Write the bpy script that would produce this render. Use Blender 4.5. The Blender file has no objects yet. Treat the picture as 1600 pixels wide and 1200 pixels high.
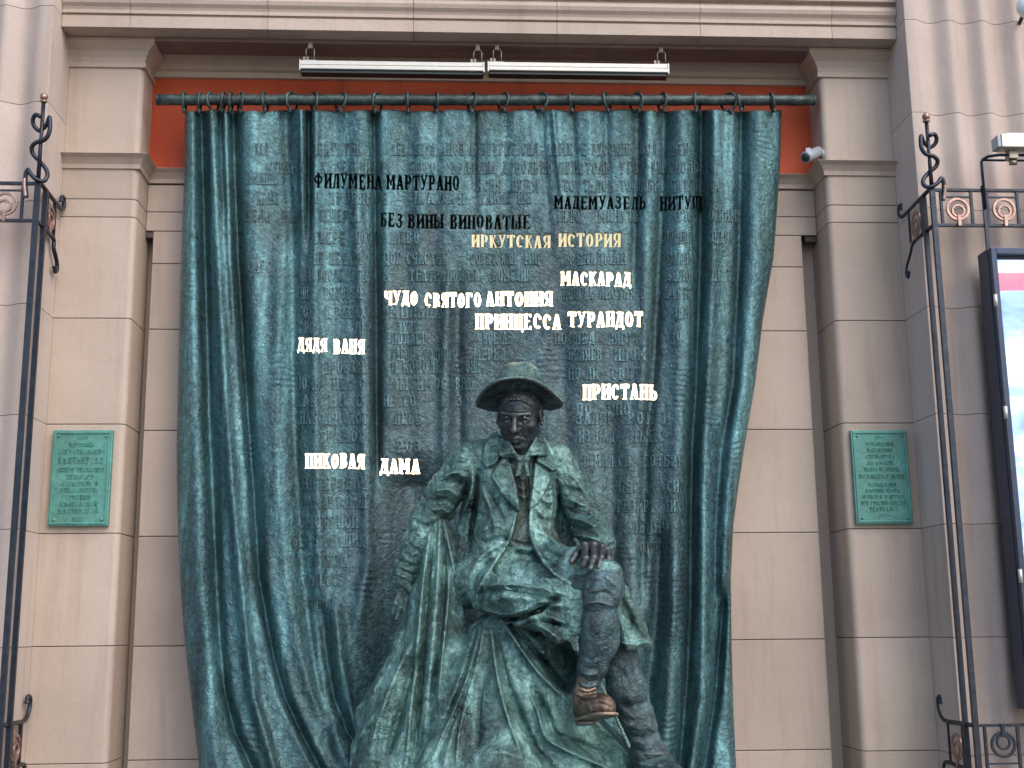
import bpy, bmesh, math, random
import numpy as np
from mathutils import Vector, Matrix
from mathutils.geometry import delaunay_2d_cdt
R = math.radians
random.seed(7); np.random.seed(7)
scene = bpy.context.scene
COL = scene.collection

# ------------------------------------------------------------------ camera
FPX = 1914.5                                   # focal length in pixels of the 1600 px wide photograph
CAM = np.array([0.0, -6.0, 1.6])
_p, _y, _r = R(11.259), R(3.09), R(-0.588)
_f = np.array([math.sin(_y)*math.cos(_p), math.cos(_y)*math.cos(_p), math.sin(_p)])
_rt = np.array([math.cos(_y), -math.sin(_y), 0.0]); _up = np.cross(_rt, _f)
RR = _rt*math.cos(_r) + _up*math.sin(_r)
UU = -_rt*math.sin(_r) + _up*math.cos(_r)
cam_data = bpy.data.cameras.new("camera")
cam_data.sensor_width = 36.0; cam_data.lens = FPX/1600*36.0
cam_data.clip_start = 0.05; cam_data.clip_end = 500
cam = bpy.data.objects.new("camera", cam_data)
m = Matrix.Identity(4)
for i in range(3):
    m[i][0] = RR[i]; m[i][1] = UU[i]; m[i][2] = -_f[i]; m[i][3] = CAM[i]
cam.matrix_world = m
COL.objects.link(cam); scene.camera = cam

# ------------------------------------------------------------------ sky, sun, exposure
w = bpy.data.worlds.new("World"); scene.world = w; w.use_nodes = True
nt = w.node_tree; bg = nt.nodes["Background"]
sky = nt.nodes.new("ShaderNodeTexSky"); sky.sky_type = 'NISHITA'; sky.sun_disc = False
SUN_EL, SUN_AZ = R(46), R(143)      # azimuth measured clockwise from +Y (into the wall)
sky.sun_elevation = SUN_EL; sky.sun_rotation = SUN_AZ
sky.air_density = 1.0; sky.dust_density = 2.5; sky.ozone_density = 1.0
nt.links.new(sky.outputs[0], bg.inputs[0]); bg.inputs[1].default_value = 0.14
sd = bpy.data.lights.new("sun", 'SUN'); sd.energy = 0.65; sd.angle = R(55); sd.color = (1.0, 0.95, 0.9)
sun = bpy.data.objects.new("sun", sd); COL.objects.link(sun)
sdir = Vector((math.sin(SUN_AZ)*math.cos(SUN_EL), math.cos(SUN_AZ)*math.cos(SUN_EL), math.sin(SUN_EL)))
sun.rotation_euler = sdir.to_track_quat('Z', 'Y').to_euler()
vs = scene.view_settings
vs.view_transform = 'Standard'; vs.look = 'None'; vs.gamma = 1.0; vs.use_curve_mapping = False
vs.exposure = 1.05
scene.cycles.max_bounces = 6

# ------------------------------------------------------------------ maths helpers
def at(px, py, Y):
    """world point on the plane y=Y seen at photo pixel (px,py); arrays allowed"""
    px = np.asarray(px, float); py = np.asarray(py, float); Y = np.asarray(Y, float)
    a = (px-800)/FPX; b = (600-py)/FPX
    dx = _f[0]+RR[0]*a+UU[0]*b; dy = _f[1]+RR[1]*a+UU[1]*b; dz = _f[2]+RR[2]*a+UU[2]*b
    t = (Y-CAM[1])/dy
    return np.stack([CAM[0]+dx*t, Y+0*t, CAM[2]+dz*t], -1)
def A(px, py, Y): return Vector(at(px, py, Y).tolist())
def project(P):
    d = P-CAM.astype(P.dtype)
    z = d@_f.astype(P.dtype)
    return 800+FPX*(d@RR.astype(P.dtype))/z, 600-FPX*(d@UU.astype(P.dtype))/z

# ------------------------------------------------------------------ object helpers
def link(name, me, mat=None, parent=None):
    o = bpy.data.objects.new(name, me); COL.objects.link(o)
    if mat is not None and me is not None and not me.materials: me.materials.append(mat)
    if parent is not None:
        o.parent = parent
        o.matrix_parent_inverse = parent.matrix_world.inverted() if parent.type != 'EMPTY' else Matrix.Translation(-parent.location)
    return o
def tag(o, label, cat, group=None, kind=None):
    if label: o['label'] = label
    if cat: o['category'] = cat
    if group: o['group'] = group
    if kind: o['kind'] = kind
    return o
def thing(name, loc, label, cat, group=None):
    o = bpy.data.objects.new(name, None); COL.objects.link(o); o.location = loc
    o.empty_display_size = 0.1
    return tag(o, label, cat, group)
def pyd(name, V, F, mat, parent=None, smooth=False):
    me = bpy.data.meshes.new(name); me.from_pydata([tuple(v) for v in V], [], [tuple(f) for f in F]); me.update()
    if smooth: me.polygons.foreach_set('use_smooth', [True]*len(me.polygons))
    return link(name, me, mat, parent)
class MB:
    """collects simple solids and links them as ONE mesh object"""
    def __init__(s): s.V = []; s.F = []; s.sm = []
    def add(s, V, F, smooth=False):
        n = len(s.V); s.V += [tuple(v) for v in V]; s.F += [tuple(i+n for i in f) for f in F]; s.sm += [smooth]*len(F); return s
    def box(s, a, b, bev=0.0):
        (x0, y0, z0), (x1, y1, z1) = a, b
        if bev <= 0:
            V = [(x0,y0,z0),(x1,y0,z0),(x1,y1,z0),(x0,y1,z0),(x0,y0,z1),(x1,y0,z1),(x1,y1,z1),(x0,y1,z1)]
            return s.add(V, [(0,3,2,1),(4,5,6,7),(0,1,5,4),(1,2,6,5),(2,3,7,6),(3,0,4,7)])
        bm = bmesh.new(); bmesh.ops.create_cube(bm, size=1)
        for v in bm.verts:
            v.co = ((x0+x1)/2+v.co.x*(x1-x0), (y0+y1)/2+v.co.y*(y1-y0), (z0+z1)/2+v.co.z*(z1-z0))
        bmesh.ops.bevel(bm, geom=bm.edges[:], offset=bev, segments=2, affect='EDGES', profile=0.7)
        bm.verts.index_update(); s.add([v.co[:] for v in bm.verts], [[v.index for v in f.verts] for f in bm.faces]); bm.free(); return s
    def tube(s, pts, r, n=10, closed=False, flat=None):
        P = [Vector(p) for p in pts]; k = len(P); rs = r if hasattr(r, '__len__') else [r]*k
        V = []; F = []; prev = None
        for i in range(k):
            if closed: t = (P[(i+1) % k]-P[i-1])
            else: t = P[min(i+1, k-1)]-P[max(i-1, 0)]
            t = t.normalized() if t.length > 1e-9 else Vector((0,0,1))
            if prev is None:
                u = t.orthogonal().normalized() if flat is None else (Vector(flat)-t*t.dot(Vector(flat))).normalized()
            else: u = (prev-t*prev.dot(t)).normalized()
            prev = u; v = t.cross(u)
            for j in range(n):
                a = 2*math.pi*j/n; V.append(P[i]+(u*math.cos(a)+v*math.sin(a))*rs[i])
        m_ = k if closed else k-1
        for i in range(m_):
            for j in range(n):
                a = i*n+j; b = i*n+(j+1) % n; c = ((i+1) % k)*n+(j+1) % n; d = ((i+1) % k)*n+j
                F.append((a, b, c, d))
        if not closed: F.append(tuple(range(n-1, -1, -1))); F.append(tuple((k-1)*n+j for j in range(n)))
        return s.add(V, F, True)
    def bar(s, a, b, w, d, up=(0, 1, 0)):
        """rectangular bar from a to b: w across, d along `up`"""
        a = Vector(a); b = Vector(b); t = (b-a).normalized(); u = Vector(up); u = (u-t*u.dot(t)).normalized(); v = t.cross(u)
        V = []
        for p in (a, b):
            for q in ((-1,-1),(1,-1),(1,1),(-1,1)): V.append(p+v*(q[0]*w/2)+u*(q[1]*d/2))
        return s.add(V, [(0,3,2,1),(4,5,6,7),(0,1,5,4),(1,2,6,5),(2,3,7,6),(3,0,4,7)])
    def sphere(s, c, r, n=14, m_=9, sc=(1,1,1)):
        V = [(c[0], c[1], c[2]+r*sc[2])]
        for i in range(1, m_):
            th = math.pi*i/m_
            for j in range(n):
                a = 2*math.pi*j/n
                V.append((c[0]+r*sc[0]*math.sin(th)*math.cos(a), c[1]+r*sc[1]*math.sin(th)*math.sin(a), c[2]+r*sc[2]*math.cos(th)))
        V.append((c[0], c[1], c[2]-r*sc[2])); F = []
        for j in range(n): F.append((0, 1+j, 1+(j+1) % n))
        for i in range(m_-2):
            for j in range(n):
                a = 1+i*n+j; b = 1+i*n+(j+1) % n; F.append((a, a+n, b+n, b))
        L = len(V)-1
        for j in range(n): F.append((L, L-n+(j+1) % n, L-n+j))
        return s.add(V, F, True)
    def prism(s, poly, z0, z1, cap=True):
        n = len(poly); V = [(x, y, z0) for x, y in poly]+[(x, y, z1) for x, y in poly]
        F = [(i, (i+1) % n, n+(i+1) % n, n+i) for i in range(n)]
        if cap: F += [tuple(range(n-1, -1, -1)), tuple(range(n, 2*n))]
        return s.add(V, F)
    def build(s, name, mat, parent=None, bevel=0.0):
        me = bpy.data.meshes.new(name); me.from_pydata(s.V, [], s.F); me.update()
        me.polygons.foreach_set('use_smooth', s.sm)
        o = link(name, me, mat, parent)
        if bevel:
            md = o.modifiers.new('bevel', 'BEVEL'); md.width = bevel; md.segments = 2; md.limit_method = 'ANGLE'; md.angle_limit = R(40)
        return o

# ------------------------------------------------------------------ materials
def newmat(name):
    mt = bpy.data.materials.new(name); mt.use_nodes = True
    return mt, mt.node_tree.nodes, mt.node_tree.links, mt.node_tree.nodes["Principled BSDF"]
def N(nodes, typ, **kw):
    n = nodes.new(typ)
    for k, v in kw.items():
        if k in n.inputs.keys() if hasattr(n.inputs, 'keys') else False: n.inputs[k].default_value = v
        else: setattr(n, k, v)
    return n
def ramp(nodes, links, src, stops):
    r = nodes.new('ShaderNodeValToRGB'); el = r.color_ramp.elements
    while len(el) < len(stops): el.new(0.5)
    for e, (p, c) in zip(el, stops): e.position = p; e.color = (*c, 1) if len(c) == 3 else c
    links.new(src, r.inputs[0]); return r
def noise(nodes, links, co, scale, detail=4, rough=0.55, dist=0.0):
    n = nodes.new('ShaderNodeTexNoise'); n.inputs['Scale'].default_value = scale; n.inputs['Detail'].default_value = detail
    n.inputs['Roughness'].default_value = rough; n.inputs['Distortion'].default_value = dist
    links.new(co, n.inputs['Vector']); return n
def mapping(nodes, links, co, sc):
    mp = nodes.new('ShaderNodeMapping'); mp.inputs['Scale'].default_value = sc; links.new(co, mp.inputs[0]); return mp.outputs[0]
def mix(nodes, links, f, a, b, mode='MIX'):
    mx = nodes.new('ShaderNodeMix'); mx.data_type = 'RGBA'; mx.blend_type = mode
    for v, k in ((f, 0), (a, 6), (b, 7)):
        if isinstance(v, (int, float)): mx.inputs[k].default_value = v
        elif isinstance(v, tuple): mx.inputs[k].default_value = (*v, 1)
        else: links.new(v, mx.inputs[k])
    return mx.outputs[2]
def mth(nodes, links, op, a, b=0.0, clamp=False):
    n = nodes.new('ShaderNodeMath'); n.operation = op; n.use_clamp = clamp
    for v, k in ((a, 0), (b, 1)):
        if isinstance(v, (int, float)): n.inputs[k].default_value = v
        else: links.new(v, n.inputs[k])
    return n.outputs[0]
def bump(nodes, links, h, dist, strength=1.0, prev=None):
    b = nodes.new('ShaderNodeBump'); b.inputs['Distance'].default_value = dist; b.inputs['Strength'].default_value = strength
    links.new(h, b.inputs['Height'])
    if prev is not None: links.new(prev, b.inputs['Normal'])
    return b.outputs[0]

def stone(name, c0, c1, stain=(0.27, 0.20, 0.155), amt=0.5):
    mt, n, l, b = newmat(name)
    g = n.new('ShaderNodeNewGeometry').outputs['Position']
    oi = n.new('ShaderNodeObjectInfo')
    big = noise(n, l, g, 1.3, 5, 0.6); r1 = ramp(n, l, big.outputs[0], [(0.3, c0), (0.7, c1)])
    streak = noise(n, l, mapping(n, l, g, (9, 9, 0.8)), 1.0, 6, 0.65)
    r2 = ramp(n, l, streak.outputs[0], [(0.52, (0,0,0)), (0.78, (1,1,1))])
    c = mix(n, l, mth(n, l, 'MULTIPLY', r2.outputs[0], amt), r1.outputs[0], stain)
    sp = noise(n, l, g, 60, 3, 0.7); r3 = ramp(n, l, sp.outputs[0], [(0.35, (0.955,)*3), (0.65, (1.025,)*3)])
    c = mix(n, l, 1.0, c, r3.outputs[0], 'MULTIPLY')
    hv = ramp(n, l, oi.outputs['Random'], [(0.0, (0.90, 0.89, 0.88)), (1.0, (1.06, 1.05, 1.05))])
    c = mix(n, l, 1.0, c, hv.outputs[0], 'MULTIPLY')
    l.new(c, b.inputs['Base Color']); b.inputs['Roughness'].default_value = 0.62
    b.inputs['Specular IOR Level'].default_value = 0.35
    f1 = noise(n, l, g, 190, 3, 0.6); f2 = noise(n, l, g, 7, 3, 0.5)
    nb = bump(n, l, f2.outputs[0], 0.012, 0.35); nb = bump(n, l, f1.outputs[0], 0.0012, 0.5, nb)
    l.new(nb, b.inputs['Normal'])
    return mt
M = {}
M['stone'] = stone('painted stone', (0.40, 0.325, 0.27), (0.48, 0.395, 0.33))
M['stone_pier'] = stone('painted pier stone', (0.43, 0.35, 0.305), (0.50, 0.42, 0.375))
M['joint'] = stone('mortar joint', (0.06, 0.045, 0.04), (0.11, 0.085, 0.075), amt=0.2)
M['red'] = stone('red oxide render', (0.42, 0.052, 0.013), (0.52, 0.085, 0.022), stain=(0.20, 0.03, 0.018), amt=0.6)
M['soffit'] = stone('dark soffit', (0.15, 0.105, 0.10), (0.20, 0.145, 0.13))  # darker base than the stone around it

def bronze(name, dark, mid, light, brown, metallic=0.35, rough=(0.38, 0.62), light_amt=0.5, pits=1.0, streak=(16, 16, 1.1), ripple=0.0, wear=None, wear_amt=0.0, brown_at=(0.46, 0.68), brown_amt=0.62, center=None):
    mt, n, l, b = newmat(name)
    g = n.new('ShaderNodeNewGeometry'); P = g.outputs['Position']
    s1 = noise(n, l, mapping(n, l, P, streak), 1.0, 6, 0.62, 0.4)
    r1 = ramp(n, l, s1.outputs[0], [(0.30, dark), (0.50, mid), (0.50+0.28/max(light_amt, .01)*0.5, light)])
    s2 = noise(n, l, P, 2.6, 5, 0.6, 0.5)
    r2 = ramp(n, l, s2.outputs[0], [(brown_at[0], (0,0,0)), (brown_at[1], (1,1,1))])
    c = mix(n, l, mth(n, l, 'MULTIPLY', r2.outputs[0], brown_amt), r1.outputs[0], brown)
    if center is not None:                     # browner, less verdigrised middle; stretched and darkened to paint in shade around the figure
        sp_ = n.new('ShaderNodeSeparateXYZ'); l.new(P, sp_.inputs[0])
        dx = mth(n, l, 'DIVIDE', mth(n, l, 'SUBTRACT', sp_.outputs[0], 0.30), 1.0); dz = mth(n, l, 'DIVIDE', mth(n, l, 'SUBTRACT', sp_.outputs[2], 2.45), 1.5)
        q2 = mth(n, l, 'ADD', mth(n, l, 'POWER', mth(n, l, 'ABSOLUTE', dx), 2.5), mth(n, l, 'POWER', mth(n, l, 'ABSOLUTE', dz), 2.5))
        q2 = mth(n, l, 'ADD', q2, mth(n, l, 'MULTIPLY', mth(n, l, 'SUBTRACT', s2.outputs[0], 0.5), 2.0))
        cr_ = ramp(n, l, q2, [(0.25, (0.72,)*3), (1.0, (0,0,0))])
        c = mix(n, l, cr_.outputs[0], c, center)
    s3 = noise(n, l, P, 38, 5, 0.7)
    r3 = ramp(n, l, s3.outputs[0], [(0.30, (0.55,)*3), (0.5, (1.0,)*3), (0.72, (1.45, 1.5, 1.5))])
    c = mix(n, l, 1.0, c, r3.outputs[0], 'MULTIPLY')
    spk = noise(n, l, P, 170, 2, 0.5); r4 = ramp(n, l, spk.outputs[0], [(0.70, (0,0,0)), (0.78, (1,1,1))])
    c = mix(n, l, mth(n, l, 'MULTIPLY', r4.outputs[0], 0.45), c, (0.40, 0.52, 0.50))
    if wear is not None:
        pr = ramp(n, l, g.outputs['Pointiness'], [(0.505, (0,0,0)), (0.58, (1,1,1))])
        c = mix(n, l, mth(n, l, 'MULTIPLY', pr.outputs[0], wear_amt), c, wear)
    l.new(c, b.inputs['Base Color']); b.inputs['Metallic'].default_value = metallic
    rr = n.new('ShaderNodeMapRange'); l.new(s3.outputs[0], rr.inputs[0]); rr.inputs[1].default_value = 0.3; rr.inputs[2].default_value = 0.7
    rr.inputs[3].default_value = rough[0]; rr.inputs[4].default_value = rough[1]; l.new(rr.outputs[0], b.inputs['Roughness'])
    h1 = noise(n, l, P, 26, 5, 0.62, 1.6); h2 = noise(n, l, P, 75, 4, 0.6, 1.2)
    vo = n.new('ShaderNodeTexVoronoi'); vo.inputs['Scale'].default_value = 48; l.new(P, vo.inputs['Vector'])
    vr = ramp(n, l, vo.outputs['Distance'], [(0.0, (0,0,0)), (0.25, (1,1,1))])
    nb = bump(n, l, h1.outputs[0], 0.016*pits, 0.8); nb = bump(n, l, h2.outputs[0], 0.006*pits, 0.8, nb)
    msk = noise(n, l, P, 5, 2, 0.5); mr = ramp(n, l, msk.outputs[0], [(0.5, (0,0,0)), (0.62, (1,1,1))])
    hv = mth(n, l, 'MULTIPLY', mth(n, l, 'SUBTRACT', vr.outputs[0], 1.0), mr.outputs[0])
    nb = bump(n, l, hv, 0.003*pits, 0.6, nb)
    if ripple:
        wv = n.new('ShaderNodeTexWave'); wv.wave_type = 'BANDS'; wv.bands_direction = 'Z'; wv.inputs['Scale'].default_value = 11
        wv.inputs['Distortion'].default_value = 6; wv.inputs['Detail'].default_value = 2; wv.inputs['Detail Scale'].default_value = 0.6
        l.new(P, wv.inputs['Vector'])
        m2 = noise(n, l, mapping(n, l, P, (5, 5, 3)), 1.0, 1, 0.4); m2r = ramp(n, l, m2.outputs[0], [(0.64, (0,0,0)), (0.70, (1,1,1))])
        nb = bump(n, l, mth(n, l, 'MULTIPLY', wv.outputs[0], m2r.outputs[0]), 0.004, ripple, nb)
    l.new(nb, b.inputs['Normal'])
    return mt
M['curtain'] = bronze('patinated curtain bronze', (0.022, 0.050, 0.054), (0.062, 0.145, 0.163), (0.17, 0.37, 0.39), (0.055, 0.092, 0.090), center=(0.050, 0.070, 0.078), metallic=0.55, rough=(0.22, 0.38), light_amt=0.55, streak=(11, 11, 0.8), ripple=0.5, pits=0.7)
M['vest'] = bronze('brown statue bronze', (0.03, 0.036, 0.032), (0.065, 0.10, 0.09), (0.16, 0.28, 0.25), (0.05, 0.042, 0.034), metallic=0.4, rough=(0.32, 0.5), light_amt=0.6, streak=(9, 9, 5), wear=(0.34, 0.5, 0.45), wear_amt=0.35, pits=1.3)
M['statue'] = bronze('patinated statue bronze', (0.030, 0.054, 0.054), (0.105, 0.212, 0.200), (0.33, 0.58, 0.54), (0.046, 0.060, 0.055), brown_at=(0.46, 0.64), brown_amt=0.65, metallic=0.45, rough=(0.22, 0.40), light_amt=0.75, streak=(9, 9, 3.5), wear=(0.42, 0.66, 0.62), wear_amt=0.42, ripple=0.35, pits=1.35)
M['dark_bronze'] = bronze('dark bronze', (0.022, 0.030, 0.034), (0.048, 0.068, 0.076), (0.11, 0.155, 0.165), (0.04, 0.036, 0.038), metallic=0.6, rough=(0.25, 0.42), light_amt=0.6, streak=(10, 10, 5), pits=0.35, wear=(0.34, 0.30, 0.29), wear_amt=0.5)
M['leg'] = bronze('slate bronze', (0.03, 0.05, 0.056), (0.065, 0.115, 0.128), (0.14, 0.24, 0.26), (0.042, 0.055, 0.058), metallic=0.5, rough=(0.28, 0.5), light_amt=0.7, streak=(10, 10, 4), wear=(0.45, 0.40, 0.34), wear_amt=0.3)
M['boot'] = bronze('rubbed bronze', (0.04, 0.034, 0.032), (0.13, 0.085, 0.062), (0.32, 0.23, 0.17), (0.06, 0.055, 0.055), metallic=0.75, rough=(0.3, 0.5), light_amt=0.9, streak=(18, 18, 18), pits=0.6, wear=(0.78, 0.58, 0.40), wear_amt=0.7)
M['curtain_text'] = bronze('curtain lettering bronze', (0.024, 0.050, 0.054), (0.062, 0.135, 0.150), (0.17, 0.33, 0.36), (0.058, 0.078, 0.082), metallic=0.5, rough=(0.3, 0.5), light_amt=0.5, wear=(0.2, 0.3, 0.32), wear_amt=0.3)
M['plaque'] = bronze('green plaque bronze', (0.010, 0.085, 0.068), (0.018, 0.135, 0.108), (0.05, 0.24, 0.20), (0.014, 0.085, 0.07), metallic=0.3, rough=(0.35, 0.55), light_amt=0.7, streak=(8, 8, 8), pits=0.25, wear=(0.25, 0.55, 0.48), wear_amt=0.4)
M['rod'] = bronze('rod bronze', (0.03, 0.045, 0.045), (0.06, 0.09, 0.086), (0.11, 0.16, 0.15), (0.05, 0.05, 0.044), metallic=0.5, rough=(0.35, 0.55), light_amt=0.6, streak=(20, 20, 20), pits=0.3)

def simple(name, col, rough=0.5, metal=0.0, bumpd=0.0, var=0.15, em=None, es=0.0, spec=0.5):
    mt, n, l, b = newmat(name)
    P = n.new('ShaderNodeNewGeometry').outputs['Position']
    s = noise(n, l, P, 22, 4, 0.6); r = ramp(n, l, s.outputs[0], [(0.3, tuple(c*(1-var) for c in col)), (0.7, tuple(min(1, c*(1+var)) for c in col))])
    l.new(r.outputs[0], b.inputs['Base Color']); b.inputs['Roughness'].default_value = rough; b.inputs['Metallic'].default_value = metal
    b.inputs['Specular IOR Level'].default_value = spec
    if em: b.inputs['Emission Color'].default_value = (*em, 1); b.inputs['Emission Strength'].default_value = es
    if bumpd:
        h = noise(n, l, P, 90, 3, 0.6); l.new(bump(n, l, h.outputs[0], bumpd, 0.6), b.inputs['Normal'])
    return mt
M['iron'] = simple('forged iron', (0.030, 0.036, 0.050), 0.38, 0.6, 0.002, 0.35)
M['copper'] = simple('copper toned iron', (0.36, 0.23, 0.19), 0.36, 0.75, 0.002, 0.25)
M['alu'] = simple('brushed aluminium', (0.58, 0.56, 0.50), 0.38, 0.4, 0.0003, 0.06)
M['lens'] = simple('smoked lamp lens', (0.025, 0.035, 0.035), 0.12, 0.0, 0, 0.1)
M['bracket'] = simple('galvanised bracket', (0.30, 0.27, 0.22), 0.4, 0.8, 0.0005, 0.2)
M['black'] = simple('black rubber', (0.015, 0.015, 0.018), 0.5)
M['cctv'] = simple('grey camera housing', (0.30, 0.34, 0.38), 0.35, 0.1, 0.0, 0.06)
M['backlight'] = simple('warm backlight', (0.9, 0.85, 0.75), 0.5, 0, 0, 0.0, em=(1.0, 0.78, 0.50), es=4.0)
M['dim_backlight'] = simple('dim cream backlight', (0.9, 0.85, 0.7), 0.5, 0, 0, 0.0, em=(1.0, 0.86, 0.52), es=0.42)
M['case'] = simple('blue black case metal', (0.035, 0.05, 0.085), 0.3, 0.5, 0.0005, 0.15)
M['globe'] = simple('opal glass globe', (0.82, 0.84, 0.83), 0.15)
M['pavement'] = stone('granite pavement', (0.10, 0.095, 0.09), (0.15, 0.14, 0.135))
def glassmat():
    mt, n, l, b = newmat('case glass'); b.inputs['Base Color'].default_value = (0.9, 0.95, 1, 1); b.inputs['Roughness'].default_value = 0.02
    b.inputs['Transmission Weight'].default_value = 1.0; b.inputs['IOR'].default_value = 1.12; return mt
M['glass'] = glassmat()
# ------------------------------------------------------------------ ground
XL0, XL1, XR0, XR1 = -1.9495, -1.571, 1.983, 2.355
YW, YG, YP, YE = 0.20, 0.30, -0.28, -0.17          # niche wall, groove bottom, pier front, entablature front
ZJ = [4.610, 3.999, 3.753, 3.129, 2.596, 2.065, 1.536, 1.004, 0.47, 0.0]
g = MB()
g.add([(-40, -60, -0.30), (40, -60, -0.30), (40, 0.6, -0.30), (-40, 0.6, -0.30)], [(0, 1, 2, 3)])
tag(g.build('ground', M['pavement']), None, None, kind='structure')
pv = tag(link('pavement', None), None, None, kind='structure')
slab_me = None
for i in range(-5, 7):
    for j in range(6):
        mb = MB(); mb.box((0.006, 0.006, -0.06), (0.794, 0.594, 0.0), 0.004)
        if slab_me is None:
            o = mb.build('paving_slab', M['pavement'], pv); slab_me = o.data
        else:
            o = link('paving_slab', slab_me, None, pv)
        o.location = (i*0.8, -3.75+j*0.6, random.uniform(-0.001, 0.001))
bed = MB(); bed.box((-4.6, -3.8, -0.299), (6.2, 0.7, -0.05)); bed.build('mortar_bed', M['joint'], pv)

G = 0.0017      # half joint
def jog(z): return (z+random.uniform(-0.0008, 0.0008))
def course_blocks(root, poly, zs, mat, name='stone_block'):
    """stack of solid blocks of plan `poly` between the heights zs"""
    for z1, z0 in zip(zs[:-1], zs[1:]):
        mb = MB(); mb.prism(poly, z0+G, z1-G); mb.build(name, mat, root, bevel=0.0025)
def shrink(poly, d):
    c = Vector((sum(p[0] for p in poly)/len(poly), sum(p[1] for p in poly)/len(poly)))
    return [(p[0]-math.copysign(min(d, abs(p[0]-c.x)), p[0]-c.x), p[1]-math.copysign(min(d, abs(p[1]-c.y)), p[1]-c.y)) for p in poly]
def sweep(profile, path, flip=1):
    """profile: list of (projection, z); path: plan polyline; projects to the left of the walking direction * flip"""
    n = len(path); V = []; F = []; k = len(profile)
    nm = []
    for i in range(n-1):
        d = Vector(path[i+1])-Vector(path[i]); d.normalize(); nm.append(Vector((d.y, -d.x))*flip)
    for i in range(n):
        if i == 0: o = nm[0]
        elif i == n-1: o = nm[-1]
        else:
            o = (nm[i-1]+nm[i]); o = o/(1+nm[i-1].dot(nm[i]))
        for pr, z in profile: V.append((path[i][0]+o.x*pr, path[i][1]+o.y*pr, z))
    for i in range(n-1):
        for j in range(k-1): F.append((i*k+j, (i+1)*k+j, (i+1)*k+j+1, i*k+j+1))
    return V, F
# capital / string mouldings
z_cap0 = at(210, 106, 0.0)[2]; z_cap1 = at(160, 64, -0.05)[2]
zc_t = at(160, 238, -0.05)[2]; zc_b = at(160, 261, -0.0)[2]
z_sof = at(750, 51, YE)[2]
cap_prof = [(0.0, z_cap0-0.004), (0.012, z_cap0-0.002), (0.012, z_cap0+0.022), (0.006, z_cap0+0.026), (0.012, z_cap0+0.05), (0.028, z_cap0+0.08), (0.055, z_cap0+0.105), (0.066, z_cap0+0.118), (0.066, z_sof-0.003)]
str_prof = [(0.0, zc_b-0.012), (0.010, zc_b-0.010), (0.012, zc_b+0.012), (0.020, zc_b+0.024), (0.032, zc_b+0.040), (0.050, zc_b+0.052), (0.056, zc_b+0.056), (0.056, zc_t-0.004), (0.05, zc_t), (0.0, zc_t+0.006)]

def pilaster(label, x0, x1, inner):
    """inner=+1: the niche is on the +x side"""
    root = thing('pilaster', ((x0+x1)/2, 0.15, 0), label, 'pilaster', 'pilasters flanking the niche')
    r = 0.030
    if inner > 0:
        poly = [(x0, 0.0)]+[(x1-r+r*math.sin(a), r-r*math.cos(a)) for a in [i*math.pi/12 for i in range(7)]]+[(x1, 0.36), (x0, 0.36)]
    else:
        poly = [(x0, 0.36)]+[(x0+r-r*math.cos(a), r-r*math.sin(a)) for a in [i*math.pi/12 for i in range(7)]]+[(x1, 0.0), (x1, 0.36)]
    MBc = MB(); MBc.prism(shrink(poly, 0.010), 0.0, z_sof-0.01); MBc.build('core', M['joint'], root)
    course_blocks(root, poly, [z_sof-0.002, ZJ[1]-0.05, at(160, 311, 0)[2], at(160, 339, 0)[2]]+ZJ[3:], M['stone'])
    pp = [(x0, 0.0), (x1, 0.0), (x1, 0.36)] if inner > 0 else [(x0, 0.36), (x0, 0.0), (x1, 0.0)]
    for nm_, pf in (('capital', cap_prof), ('string_moulding', str_prof)):
        V, F = sweep(pf, pp); mb = MB(); mb.add(V, F); mb.build(nm_, M['stone'], root)
    return root
pilaster('beige pilaster left of the bronze curtain carrying a green plaque', XL0, XL1, 1)
pilaster('beige pilaster right of the bronze curtain with the small camera on its edge', XR0, XR1, -1)

# ------------------------------------------------------------------ niche wall
nw = thing('niche_wall', (0.2, 0.3, 0), 'beige stone back wall of the niche behind the bronze curtain', 'wall')
zr0 = at(750, 272, YW)[2]; zr1 = at(750, 128, YW)[2]; z_notch = at(236, 361, YW)[2]
XGL, XGR = XL1+0.04, XR0-0.085
b_ = MB(); b_.box((XL1-0.01, YG, 0), (XR0+0.01, YG+0.1, z_sof)); b_.build('groove_backing', M['stone'], nw)
b_ = MB(); b_.box((XGL+0.004, YW+0.01, 0), (XGR-0.004, YG-0.002, z_notch-0.004)); b_.box((XL1-0.005, YW+0.01, z_notch), (XR0+0.005, YG-0.002, zr1+0.15)); b_.build('joint_backing', M['joint'], nw)
zs = [zr0-0.075, at(236, 331, YW)[2], z_notch]
def wallrow(z1, z0, xs):
    for xa, xb in zip(xs[:-1], xs[1:]):
        mb = MB(); mb.box((xa+G*.8, YW, z0+G), (xb-G*.8, YW+0.06, z1-G)); mb.build('stone_block', M['stone'], nw, bevel=0.0035)
for z1, z0 in zip(zs[:-1], zs[1:]): wallrow(z1, z0, [XL1, -0.5, 0.9, XR0])
zz = [z_notch]+[at(1230, y, YW)[2] for y in (417, 517, 671, 832, 999, 1172)]+[0.55, 0.0]
for k, (z1, z0) in enumerate(zip(zz[:-1], zz[1:])): wallrow(z1, z0, [XGL, -0.45+0.3*(k % 2), 0.75+0.3*(k % 2), XGR])
for xx in (XL1+0.02, XR0-0.045):                                    # broken notch where the groove ends
    mb = MB(); mb.box((xx-0.02, YW+0.002, z_notch-0.035), (xx+0.04, YW+0.05, z_notch-0.006), 0.004); mb.build('notch_cap', M['joint'], nw)
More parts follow.
